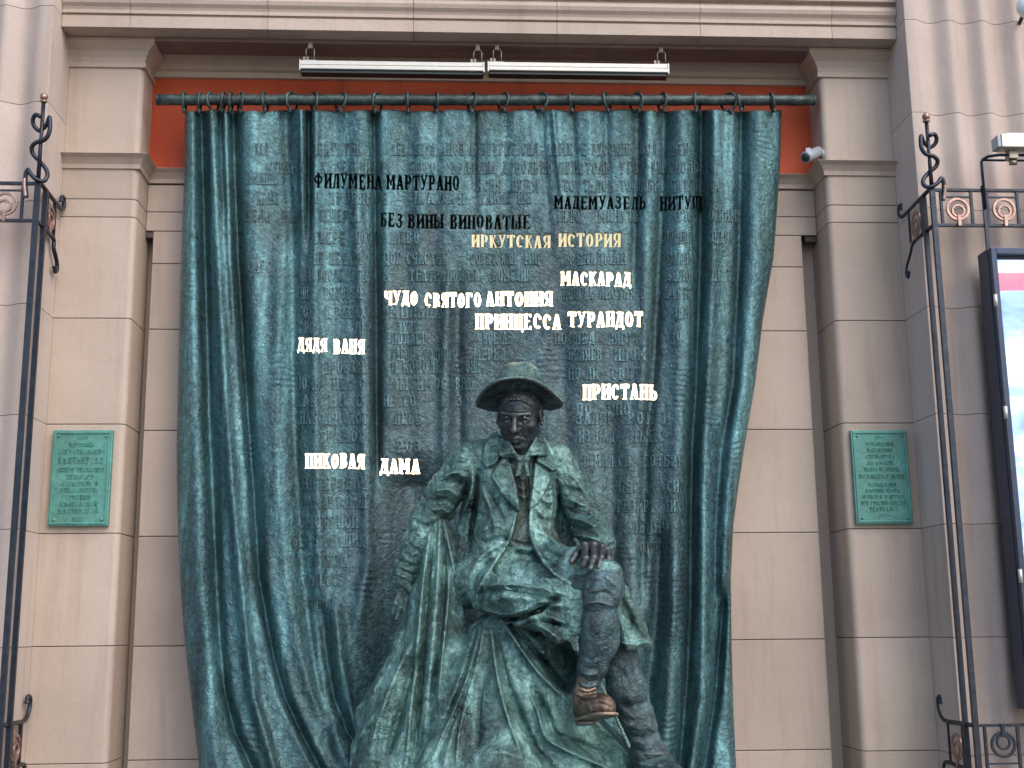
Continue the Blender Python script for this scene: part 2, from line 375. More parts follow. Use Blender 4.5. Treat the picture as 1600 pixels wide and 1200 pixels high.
mb = MB(); mb.box((XL1, YW+0.003, zr0), (XR0, YW+0.06, zr1+0.02)); mb.build('red_panel', M['red'], nw)['label'] = 'brick red painted band of the niche wall above the curtain rod'
V, F = sweep([(p, z-zc_t+zr0) for p, z in str_prof], [(XL1, YW), (XR0, YW)]); mb = MB(); mb.add(V, F); mb.build('string_moulding', M['stone'], nw)
zk = zr1
top_prof = [(0.0, zk-0.004), (0.014, zk), (0.014, zk+0.030), (0.022, zk+0.034), (0.030, zk+0.038), (0.036, zk+0.06), (0.055, zk+0.09), (0.09, zk+0.108), (0.10, zk+0.112), (0.10, zk+0.135), (0.115, zk+0.14), (0.115, z_sof+0.01)]
V, F = sweep(top_prof, [(XL1, YW), (XR0, YW)]); mb = MB(); mb.add(V, F); mb.build('cove_cornice', M['stone'], nw)

# ------------------------------------------------------------------ entablature over the niche
en = thing('entablature', (0.2, -0.1, z_sof), 'moulded beige entablature running across the top above the niche', 'cornice')
za = at(750, 36, YE)[2]; zb = at(750, 26, YE)[2]
jx = [XL0+0.002]+[at(px, 20, YE)[0] for px in (204, 419, 646, 870, 1093, 1298)]+[XR1-0.002]
zt = z_sof
fp = [(0.0, zt), (0.0, zt+0.062), (-0.008, zt+0.064), (-0.008, zt+0.072), (0.006, zt+0.074), (0.006, zt+0.092), (-0.002, zt+0.096), (0.004, zt+0.11), (0.018, zt+0.125), (0.024, zt+0.145), (0.018, zt+0.165), (0.004, zt+0.18), (0.0, zt+0.186), (0.0, zt+0.19), (0.03, zt+0.195), (0.04, zt+0.30), (0.04, zt+0.5)]
for xa, xb in zip(jx[:-1], jx[1:]):
    pts = [(YE-p, z) for p, z in fp]; pts = pts+[(0.36, zt+0.5), (0.36, zt)]
    n_ = len(pts); V = [(xa+0.0012, y, z) for y, z in pts]+[(xb-0.0012, y, z) for y, z in pts]
    F = [(i, (i+1) % n_, n_+(i+1) % n_, n_+i) for i in range(n_)]+[tuple(range(n_-1, -1, -1)), tuple(range(n_, 2*n_))]
    mb = MB(); mb.add(V, [tuple(reversed(f)) for f in F]); mb.build('cornice_block', M['stone'], en)
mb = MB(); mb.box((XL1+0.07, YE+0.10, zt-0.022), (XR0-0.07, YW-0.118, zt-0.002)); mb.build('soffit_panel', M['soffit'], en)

# ------------------------------------------------------------------ fluted piers
def pier(label, xin, side):
    root = thing('fluted_pier', (xin+side*0.7, 0, 0), label, 'pier', 'fluted piers flanking the niche')
    pl = [(xin, 0.36), (xin, YP+0.006), (xin+side*0.003, YP+0.001), (xin+side*0.006, YP), (xin+side*0.052, YP)]
    x = 0.055
    for kk, wd in enumerate((0.185, 0.17, 0.18, 0.2)):
        for q in range(1, 15):
            t = q/14; d = 0.040*(0.5-0.5*math.cos(2*math.pi*t))**0.85
            pl.append((xin+side*(x+wd*t), YP+d-0.0))
        x += wd
    pl += [(xin+side*(x+0.12), YP), (xin+side*(x+0.12), 0.36)]
    a = sum(pl[i][0]*pl[(i+1) % len(pl)][1]-pl[(i+1) % len(pl)][0]*pl[i][1] for i in range(len(pl)))
    if a < 0: pl = pl[::-1]
    # core: slightly inside
    cx = xin+side*0.012; c = MB()
    c.box((min(cx, xin+side*0.86), YP+0.07, 0), (max(cx, xin+side*0.86), 0.35, 5.4)); c.build('core', M['joint'], root)
    jz = [5.3, 4.66, 4.15, 3.64]+ZJ[3:]
    for z1, z0 in zip(jz[:-1], jz[1:]):
        mb = MB(); mb.prism(pl, z0+0.0015, z1-0.0015); o = mb.build('stone_block', M['stone_pier'], root)
        o.data.polygons.foreach_set('use_smooth', [len(p.vertices) == 4 for p in o.data.polygons])
        o.data.set_sharp_from_angle(angle=R(35))
pier('fluted stone pier at the left edge behind the wrought iron bracket', XL0, -1)
pier('fluted stone pier at the right edge behind the display case', XR1, 1)
# ------------------------------------------------------------------ stroke letters (slab capitals) built as outlines
_t, _s = 0.19, 0.085
def V_(x, a=0, b=1, lo=1, hi=1):
    q = [[(x, a), (x+_t, a), (x+_t, b), (x, b)]]
    if lo: q.append([(x-.05, a), (x+_t+.05, a), (x+_t+.05, a+_s), (x-.05, a+_s)])
    if hi: q.append([(x-.05, b-_s), (x+_t+.05, b-_s), (x+_t+.05, b), (x-.05, b)])
    return q
def H_(x0, x1, y, h=.11): return [[(x0, y-h/2), (x1, y-h/2), (x1, y+h/2), (x0, y+h/2)]]
def D_(x0, y0, x1, y1, w=_t): return [[(x0-w/2, y0), (x0+w/2, y0), (x1+w/2, y1), (x1-w/2, y1)] if y0 < y1 else [(x1-w/2, y1), (x1+w/2, y1), (x0+w/2, y0), (x0-w/2, y0)]]
def ARC(cx, cy, rx, ry, a0, a1, tx=.18, ty=.11, n=8):
    q = []; 
    for i in range(n):
        u, v = R(a0+(a1-a0)*i/n), R(a0+(a1-a0)*(i+1)/n)
        o = lambda a, k: (cx+(rx-k*tx)*math.cos(a), cy+(ry-k*ty)*math.sin(a))
        q.append([o(u, 0), o(v, 0), o(v, 1), o(u, 1)])
    return q
GL = {
'А': D_(.10, 0, .27, 1, .15)+D_(.50, 0, .31, 1, .21)+H_(.14, .48, .3)+H_(.0, .22, _s/2, _s)+H_(.36, .64, _s/2, _s),
'Б': V_(.06)+H_(.1, .55, .95)+H_(.5, .55, .87, .2)+H_(.2, .4, .56)+H_(.2, .4, .055)+ARC(.36, .305, .22, .305, -90, 90),
'В': V_(.06)+H_(.2, .36, .55)+H_(.2, .36, .055)+H_(.2, .36, .945)+ARC(.34, .285, .24, .285, -90, 90)+ARC(.33, .765, .22, .235, -90, 90),
'Г': V_(.06)+H_(.1, .55, .95)+H_(.46, .55, .85, .28),
'Д': D_(.12, .08, .26, 1, .13)+V_(.36, .0, 1, 0, 1)+H_(.1, .5, .95)+H_(.0, .64, .09, .12)+[[(.0, -.14), (.09, -.14), (.09, .1), (0, .1)], [(.55, -.14), (.64, -.14), (.64, .1), (.55, .1)]],
'Е': V_(.06)+H_(.1, .55, .95)+H_(.1, .57, .05)+H_(.2, .44, .52)+H_(.48, .57, .12, .2)+H_(.47, .55, .88, .2),
'Ж': V_(.26)+D_(.02, 0, .3, .55, .14)+D_(.05, 1, .3, .5, .14)+D_(.70, 0, .4, .55, .14)+D_(.66, 1, .4, .5, .14),
'З': ARC(.28, .285, .28, .285, -150, 90)+ARC(.28, .765, .26, .235, -90, 150)+H_(.2, .34, .55)+H_(.0, .1, .2, .2),
'И': V_(.03)+V_(.44)+[[(.2, .12), (.2, .36), (.46, .88), (.46, .62)]],
'Й': V_(.03)+V_(.44)+[[(.2, .12), (.2, .36), (.46, .88), (.46, .62)]]+H_(.22, .46, 1.1, .08),
'К': V_(.05)+D_(.55, 0, .3, .58, .17)+D_(.5, 1, .24, .45, .13)+H_(.45, .64, _s/2, _s)+H_(.42, .6, 1-_s/2, _s),
'Л': D_(.13, .0, .28, 1, .14)+V_(.40)+H_(.2, .5, .95)+H_(.0, .2, _s/2, _s),
'М': V_(.02)+V_(.56)+[[(.1, 1), (.24, 1), (.44, .3), (.33, .3)], [(.62, 1), (.5, 1), (.33, .3), (.44, .3)]],
'Н': V_(.04)+V_(.42)+H_(.2, .46, .52),
'О': ARC(.31, .5, .29, .5, 0, 360, .18, .11, 16),
'П': V_(.04)+V_(.42)+H_(.1, .5, .945),
'Р': V_(.06)+H_(.2, .36, .945)+H_(.2, .36, .43)+ARC(.35, .69, .24, .31, -90, 90),
'С': ARC(.31, .5, .29, .5, 40, 320, .18, .11, 14)+H_(.46, .56, .75, .25),
'Т': V_(.22)+H_(.0, .62, .945)+H_(.0, .1, .85, .26)+H_(.52, .62, .85, .26),
'У': D_(.12, 1, .32, .3, .18)+D_(.52, 1, .24, .0, .13)+H_(.0, .24, 1-_s/2, _s)+H_(.42, .64, 1-_s/2, _s)+H_(.06, .26, .06, .12),
'Ф': V_(.28)+ARC(.375, .55, .37, .33, 0, 360, .16, .1, 16),
'Х': D_(.1, 0, .52, 1, .13)+D_(.52, 0, .12, 1, .2)+H_(.0, .22, _s/2, _s)+H_(.4, .66, _s/2, _s)+H_(.0, .24, 1-_s/2, _s)+H_(.42, .64, 1-_s/2, _s),
'Ц': V_(.03)+V_(.40)+H_(.03, .66, .055)+H_(.58, .66, -.04, .26),
'Ч': V_(.40)+ARC(.24, .75, .24, .32, 180, 300)+[[(.0, .72), (.17, .72), (.17, 1), (.0, 1)]]+H_(.2, .45, .46),
'Ш': V_(.0)+V_(.31)+V_(.62)+H_(.0, .8, .055),
'Щ': V_(.0)+V_(.31)+V_(.62)+H_(.0, .88, .055)+H_(.8, .88, -.04, .26),
'Ы': V_(.0)+H_(.15, .3, .055)+H_(.15, .3, .55)+ARC(.27, .3, .2, .3, -90, 90, .15)+V_(.56),
'Ь': V_(.06)+H_(.2, .36, .055)+H_(.2, .36, .55)+ARC(.34, .3, .24, .3, -90, 90),
'Э': ARC(.27, .5, .29, .5, -140, 140, .18, .11, 14)+H_(.22, .45, .5),
'Ю': V_(.0)+H_(.15, .4, .5)+ARC(.56, .5, .26, .5, 0, 360, .16, .11, 16),
'Я': V_(.40)+H_(.26, .45, .945)+H_(.26, .45, .43)+ARC(.27, .69, .24, .31, 90, 270)+D_(.1, 0, .3, .45, .16)+H_(.0, .2, _s/2, _s),
'.': [[(.05, 0), (.22, 0), (.22, .16), (.05, .16)]], '-': H_(.05, .4, .5, .1), '—': H_(.0, .9, .5, .08),
'0': ARC(.31, .5, .27, .5, 0, 360, .17, .11, 16), '1': V_(.15), '2': ARC(.28, .72, .27, .28, 0, 170)+D_(.08, .05, .46, .7, .16)+H_(.04, .56, .055),
'4': V_(.34, 0, 1, 0, 0)+D_(.06, .3, .4, 1, .12)+H_(.02, .6, .3), '8': ARC(.3, .27, .27, .27, 0, 360, .16, .1, 14)+ARC(.3, .75, .24, .25, 0, 360, .16, .1, 14),
'9': ARC(.3, .7, .27, .3, 0, 360, .16, .1, 14)+ARC(.3, .3, .27, .3, -120, 0, .16, .1), '3': ARC(.28, .285, .28, .285, -150, 90)+ARC(.28, .765, .26, .235, -90, 150),
}
def inside_any(px, py, polys):
    r = np.zeros(len(px), bool)
    for P in polys:
        P = np.array(P); s = np.ones(len(px), bool); s2 = s.copy()
        for i in range(len(P)):
            a = P[i]; b = P[(i+1) % len(P)]; c = (b[0]-a[0])*(py-a[1])-(b[1]-a[1])*(px-a[0])
            s &= c > -1e-9; s2 &= c < 1e-9
        r |= s | s2
    return r
_gc = {}
def glyph_mesh(ch):
    """planar union of the strokes of a letter: verts, triangles, outline edges"""
    if ch in _gc: return _gc[ch]
    polys = GL[ch]; pts = []; ed = []
    for P in polys:
        b = len(pts); pts += [Vector(p) for p in P]; ed += [(b+i, b+(i+1) % len(P)) for i in range(len(P))]
    for i in range(1, 3):
        for j in range(1, 5): pts.append(Vector((i*.2+.003*j, j*.2+.01)))
    v, e, f, *_ = delaunay_2d_cdt(pts, ed, [], 0, 1e-4)
    v = np.array([p[:] for p in v]); f = np.array([t for t in f if len(t) == 3])
    c = v[f].mean(1); f = f[inside_any(c[:, 0], c[:, 1], polys)]
    used = np.unique(f); mp = -np.ones(len(v), int); mp[used] = np.arange(len(used)); v = v[used]; f = mp[f]
    cnt = {}
    for t in f:
        for i in range(3):
            k = (t[i], t[(i+1) % 3]); cnt[k] = cnt.get(k, 0)+1
    bd = [k for k in cnt if (k[1], k[0]) not in cnt]
    _gc[ch] = (v, f, bd); return _gc[ch]
def layout(text, x0, x1, h_px, aspect=0.62):
    """per letter (char, x, width) spread evenly from x0 to x1"""
    ws = [0.86 if c in 'ШЩЫЮМФЖ' else (0.45 if c == ' ' else (0.3 if c == '.' else 0.66)) for c in text]
    tot = sum(ws)+0.09*(len(ws)-1); k = (x1-x0)/tot; x = x0; o = []
    for c, ww in zip(text, ws):
        o.append((c, x, k)); x += (ww+0.09)*k
    return o

# ------------------------------------------------------------------ the curtain surface, as depth over its own width and drop
def pl(pts, y):
    p = np.array(pts, float); return np.interp(y, p[:, 0], p[:, 1])
EL = [(150, 289), (260, 288), (400, 283), (550, 279), (700, 276), (800, 277), (900, 281), (1000, 288), (1090, 298), (1200, 311), (1240, 316)]
ER = [(150, 1222), (260, 1219), (400, 1209), (500, 1192), (600, 1180), (700, 1163), (760, 1154), (820, 1146), (900, 1142), (1000, 1143), (1100, 1146), (1240, 1152)]
RINGS = [288, 312, 332, 349, 361, 376, 414, 456, 491, 533, 590, 638, 682, 738, 787, 845, 893, 948, 994, 1035, 1090, 1139, 1157, 1206]
# (points (y,x), half width px, depth in m (+ forward), fade range)
FOLD = [
 ([(150,300),(400,299),(650,304),(900,311),(1000,322),(1090,327),(1200,338)], 15, .045, None),
 ([(150,314),(400,320),(650,327),(780,333),(900,338),(1000,343),(1080,351),(1140,366),(1200,394)], 8, -.075, None),
 ([(150,329),(250,333),(400,340),(650,354),(780,364),(900,376),(1000,385),(1090,396),(1200,428)], 9, .050, None),
 ([(150,344),(260,346),(330,350)], 3.5, -.05, (330, 60)),
 ([(150,353),(400,360),(500,366)], 6, .03, (520, 120)),
 ([(150,364),(250,366),(400,372),(650,388),(780,398),(900,405),(960,416),(1030,429),(1090,446),(1150,474),(1200,500)], 7.5, -.085, None),
 ([(150,392),(400,400),(650,412),(900,424),(980,436),(1030,444),(1080,454),(1140,474),(1200,506)], 16, .030, None),
 ([(400,436),(650,433),(780,437),(900,448),(1010,466),(1080,486),(1130,512),(1200,545)], 12, .035, (-420, 80)),
 ([(150,446),(300,452),(400,458),(560,458),(700,462),(900,474),(1010,487),(1070,496),(1130,512)], 9, -.035, None),
 ([(150,470),(400,473)], 5.5, .050, (360, 60)),
 ([(150,482.5),(400,483),(460,482)], 4.5, -.085, (350, 70)),
 ([(150,492),(400,492),(650,492),(900,500),(1000,512),(1100,532)], 9, .032, None),
 ([(150,529),(400,527),(650,528),(800,535)], 15, -.018, None),
 ([(300,556),(500,566),(700,570),(880,575),(960,560)], 10, .032, None),
 ([(150,585),(300,586),(500,588),(700,589),(760,590)], 6, -.070, (735, 60)),
 ([(150,560),(300,562)], 9, .012, (330, 80)),
 ([(300,604),(500,607),(650,608)], 9, .02, (680, 90)),
 ([(150,635),(400,634),(600,637),(760,640)], 12, -.014, None),
 ([(200,660),(400,657),(600,655)], 12, .008, None),
 ([(150,683),(400,678),(560,676)], 9, -.012, (600, 90)),
 ([(420,700),(560,696),(700,694)], 9, .028, (-430, 50)),
 ([(420,716),(560,715),(700,718)], 9, -.030, (-430, 60)),
 ([(150,741),(300,742)], 5, -.020, (330, 100)),
 ([(150,790),(300,790),(420,788)], 8, -.014, (420, 120)),
 ([(150,845),(250,850),(400,862)], 6, -.016, (380, 80)),
 ([(150,862),(220,868),(300,877),(330,880)], 4, .018, (310, 50)),
 ([(400,876),(560,878),(700,886)], 14, -.022, (-430, 60)),
 ([(150,893),(260,898)], 5, -.015, (300, 90)),
 ([(150,946),(300,950)], 6, -.014, (320, 110)),
 ([(150,920),(400,918),(560,915)], 16, .015, None),
 ([(150,996),(260,995),(400,991),(450,990)], 7, -.030, (450, 60)),
 ([(150,1016),(400,1010),(640,1004)], 9, .018, None),
 ([(150,1038),(260,1037),(400,1030),(560,1022),(700,1010),(800,1006),(900,1004)], 8, -.040, None),
 ([(150,1066),(400,1064),(620,1062),(800,1053),(950,1054)], 15, .042, None),
 ([(150,1096),(400,1094),(600,1088),(700,1081),(850,1079),(950,1078),(1050,1074),(1200,1062)], 8.5, -.080, None),
 ([(150,1118),(400,1115),(640,1104),(800,1099),(1000,1099),(1100,1096),(1200,1080)], 11, .045, None),
 ([(150,1143),(300,1142)], 8, .015, (330, 90)),
 ([(150,1159),(400,1155),(600,1146),(700,1128),(800,1120),(1000,1115)], 8, -.055, None),
 ([(150,1188),(400,1180),(600,1162),(760,1137),(900,1128)], 16, .035, None),
 ([(850,956),(700,956),(640,956),(950,960)], 15, -.045, (-640, 60)),
 ([(860,1030),(950,1028),(1000,1022),(1080,1012),(1140,1008)], 14, -.075, (-820, 60)),
 ([(900,1050),(1000,1048),(1100,1046),(1200,1035)], 16, .045, (-860, 60)),
 ([(940,1130),(1000,1126),(1100,1116),(1200,1100)], 7, -.10, (-930, 40)),
 ([(950,504),(1030,513),(1090,524),(1140,541),(1165,560),(1200,575)], 9, -.075, (-940, 60)),
 ([(950,524),(1030,532),(1090,544),(1140,556),(1200,585)], 10, .055, (-940, 60)),
 ([(760,650),(900,640),(1000,625),(1100,600)], 45, -.09, (-720, 90)),
]
FOLD = [(sorted(p), w_, d_, f_) for p, w_, d_, f_ in FOLD]
BOT = 1290.0
def base_depth(px, py):
    v = np.clip((py-170)/1040, 0, 1)
    d = 0.02-0.06*v-0.20*v**2.2
    el = pl(EL, py); er = pl(ER, py)
    e = np.minimum(px-el, er-px)
    d = d+0.05*np.exp(-np.clip(e, 0, None)/5.0)                       # the hems curl back
    d = d+0.07*np.exp(-((px-765)/150.)**2)*np.clip((py-330)/250, 0, 1)*(1-np.clip((py-760)/200, 0, 1))   # hollow behind the figure
    return d
def hnoise(x, y):
    """smooth pseudo random relief from a fixed set of waves"""
    r = np.zeros_like(x); rng = np.random.RandomState(5)
    for k in range(26):
        f = 0.03*1.11**k; a = rng.uniform(0, 6.28); ph = rng.uniform(0, 6.28)
        fx, fy = f*math.cos(a), f*math.sin(a)*0.45
        r = r+np.sin(x*fx+y*fy+ph+1.5*np.sin(x*fy*.7+y*fx*.6+ph))*(0.03/f)**0.55
    return r/3.2
def curtainY(px, py):
    px = np.asarray(px, float); py = np.asarray(py, float)
    d = base_depth(px, py)
    for pts, wd, amp, fade in FOLD:
        cx = pl(pts, py); k = np.ones_like(py)
        y0, y1 = pts[0][0], pts[-1][0]
        if y1 < 1150 : k = k*np.clip((y1+60-py)/60, 0, 1)
        if y0 > 160: k = k*np.clip((py-y0+60)/60, 0, 1)
        if fade:
            c, s = fade
            k = k*(1/(1+np.exp(np.clip((py-c)/s*4, -40, 40))) if c > 0 else 1/(1+np.exp(np.clip(-(py+c)/s*4, -40, 40))))
        t = (px-cx)/wd
        d = d-amp*k*np.exp(-np.abs(t)**2.0*0.9)
    # slack scallops between rings
    k = np.exp(-(py-170)/90.0)
    rx = np.array(RINGS, float); dmin = np.min(np.abs(px[..., None]-rx), -1)
    d = d-0.007*k*np.clip(dmin/25, 0, 1)
    return d+0.0032*hnoise(px, py)
def topY(px):
    rx = np.array(RINGS, float); dmin = np.min(np.abs(np.asarray(px)[..., None]-rx), -1)
    return 174.0-2.0*np.clip(dmin/22, 0, 1)**0.7+1.0*np.sin(np.asarray(px)*0.05)
NU, NV = 430, 350
def uv2px(u, v):
    py0 = topY(288+933*u); py = py0+v*(BOT-py0); el = pl(EL, py); er = pl(ER, py); return el+(er-el)*u, py
def px2uv(px, py):
    el = pl(EL, py); er = pl(ER, py); u = (px-el)/(er-el); py0 = topY(288+933*u); return u, (py-py0)/(BOT-py0)
WORDS = [  # text, x0, x1, top y, bottom y, drop to the right, lit
 ('ФИЛУМЕНА', 491, 597, 270, 293, 4, 0), ('МАРТУРАНО', 604, 718, 274, 297, 1, 0),
 ('МАДЕМУАЗЕЛЬ', 866, 1010, 306, 327, 1, 0), ('НИТУШ', 1031, 1097, 308, 330, -2, 0),
 ('БЕЗ', 594, 630, 333, 355, 1, 0), ('ВИНЫ', 637, 694, 335, 357, 0, 0), ('ВИНОВАТЫЕ', 703, 829, 336, 358, 0, 0),
 ('ИРКУТСКАЯ', 737, 861, 365, 386, 2, 1), ('ИСТОРИЯ', 873, 971, 364, 386, -1, 1),
 ('МАСКАРАД', 877, 986, 424, 446, 1, 1),
 ('ЧУДО', 601, 653, 454, 476, 1, 1), ('СВЯТОГО', 664, 752, 457, 480, 0, 1), ('АНТОНИЯ', 759, 864, 455, 478, 0, 1),
 ('ПРИНЦЕССА', 743, 877, 490, 514, 0, 1), ('ТУРАНДОТ', 888, 1005, 486, 510, 1, 1),
 ('ДЯДЯ', 465, 511, 528, 549, 0, 1), ('ВАНЯ', 521, 570, 529, 552, 0, 1),
 ('ПРИСТАНЬ', 911, 1028, 600, 624, 0, 1),
 ('ПИКОВАЯ', 477, 570, 708, 731, 1, 1), ('ДАМА', 594, 656, 716, 739, 2, 1)]
def build_curtain(root):
    owner = np.zeros((NV, NU), np.int32)                      # cell -> word patch
    ranges = []
    for wi, (tx, x0, x1, y0, y1, dr, lit) in enumerate(WORDS):
        xs = np.array([x0-3, x1+3, x0-3, x1+3.]); ys = np.array([y0-1.5+min(0, dr), y0-1.5+min(0, dr), y1+4+max(0, dr), y1+4+max(0, dr)])
        if 'Д' not in tx and 'Ц' not in tx: ys[2:] -= 2.5
        u, v = px2uv(xs, ys)
        i0, i1 = int(np.floor(u.min()*NU)), int(np.ceil(u.max()*NU)); j0, j1 = int(np.floor(v.min()*NV)), int(np.ceil(v.max()*NV))
        for _k in range(3):
            if (owner[j0:j1, i0:i1] != 0).any(): i0 += 1
        while (owner[j0:j1, i0:i1] != 0).any() and j0 < j1: j0 += 1
        owner[j0:j1, i0:i1] = wi+1; ranges.append((i0, i1, j0, j1))
    uu, vv = np.meshgrid(np.arange(NU+1)/NU, np.arange(NV+1)/NV)
    gx, gy = uv2px(uu, vv)
    PX = [gx.ravel()]; PY = [gy.ravel()]; nv = gx.size
    idx = np.arange(nv).reshape(NV+1, NU+1)
    free = owner == 0
    q = np.stack([idx[:-1, :-1][free], idx[1:, :-1][free], idx[1:, 1:][free], idx[:-1, 1:][free]], -1)
    faces = q.tolist(); hole_edges = []
    for wi, (tx, x0, x1, y0, y1, dr, lit) in enumerate(WORDS):
        i0, i1, j0, j1 = ranges[wi]
        bi = [(i, j) for j in range(j0, j1+1) for i in range(i0, i1+1)]
        pts = [Vector((i/NU*NU, j/NV*NV*1.45)) for i, j in bi]; gid = [idx[j, i] for i, j in bi]; nb = len(pts)
        polys = []
        hpx = (y1-y0)
        lim_u = (i0+.08, i1-.08); lim_v = ((j0+.08)*1.45, (j1-.08)*1.45)
        for k, (c, lx, kx) in enumerate(layout(tx, x0, x1, hpx)):
            if c == ' ': continue
            jit = random.uniform(-1, 1)
            for P in GL[c]:
                a = np.array(P, float); a = a+np.sign(a-a.mean(0))*np.array([.028, .012])*(1 if lit else .4); a[:, 1] += 0.02*np.sin(9*a[:, 0]+k); qx = lx+a[:, 0]*kx*1.02; fr = (lx-x0)/(x1-x0)
                qy = y1-a[:, 1]*hpx+dr*fr+jit*0.7
                u, v = px2uv(qx, qy)
                polys.append([(min(max(p, lim_u[0]), lim_u[1]), min(max(s, lim_v[0]), lim_v[1])) for p, s in zip(u*NU, v*NV*1.45)])
        ed = []
        for P in polys:
            b = len(pts); pts += [Vector(p) for p in P]; ed += [(b+i, b+(i+1) % len(P)) for i in range(len(P))]
        ov, oe, of, ovi, *_ = delaunay_2d_cdt(pts, ed, [], 0, 1e-5)
        v2 = np.array([p[:] for p in ov]); f2 = np.array([t for t in of if len(t) == 3])
        c2 = v2[f2].mean(1); ins = inside_any(c2[:, 0], c2[:, 1], polys); keep = f2[~ins]
        gids = np.full(len(v2), -1)
        for k, lst in enumerate(ovi):
            for s in lst:
                if s < nb: gids[k] = gid[s]
        new = np.where(gids < 0)[0]; gids[new] = nv+np.arange(len(new)); nv += len(new)
        ax, ay = uv2px(v2[new, 0]/NU, v2[new, 1]/1.45/NV); PX.append(ax); PY.append(ay)
        kk = gids[keep]
        a, b, c = v2[keep[:, 0]], v2[keep[:, 1]], v2[keep[:, 2]]
        ar = (b[:, 0]-a[:, 0])*(c[:, 1]-a[:, 1])-(b[:, 1]-a[:, 1])*(c[:, 0]-a[:, 0])
        kk = np.where((ar > 0)[:, None], kk[:, ::-1], kk)
        faces += kk.tolist()
        cnt = set()
        for t in kk.tolist():
            for i in range(3): cnt.add((t[i], t[(i+1) % 3]))
        inner = set(gids[np.unique(f2[ins])].tolist())
        for (p, r) in cnt:
            if (r, p) not in cnt and p in inner and r in inner: hole_edges.append((p, r))
    PX = np.concatenate(PX); PY = np.concatenate(PY)
    Y = curtainY(PX, PY); P = at(PX, PY, Y)
    # winding check on first quad
    a, b, c = P[faces[0][0]], P[faces[0][1]], P[faces[0][2]]
    nrm = np.cross(b-a, c-a)
    if nrm[1] > 0: faces = [f[::-1] for f in faces]; hole_edges = [(b, a) for a, b in hole_edges]
    # hole walls and rim: push outline back 14 mm
    hv = sorted(set(i for e in hole_edges for i in e)); hm = {v: len(P)+k for k, v in enumerate(hv)}
    back = P[hv]+np.array([0, 0.022, 0]); wall = [(b, a, hm[a], hm[b]) for a, b in hole_edges]
    per = list(idx[0, :])+list(idx[1:, -1])+list(idx[-1, ::-1][1:])+list(idx[::-1, 0][1:-1])
    n0 = len(P)+len(hv); rim = P[per]+np.array([0, 0.02, 0]); n = len(per)
    rimf = [(per[i], per[(i+1) % n], n0+(i+1) % n, n0+i) for i in range(n)]
    P = np.concatenate([P, back, rim])
    me = bpy.data.meshes.new('cloth'); me.from_pydata(P.tolist(), [], faces+wall+rimf); me.update()
    sm = np.ones(len(me.polygons), bool); sm[len(faces):] = False
    me.polygons.foreach_set('use_smooth', sm)
    return link('cloth', me, M['curtain'], root)

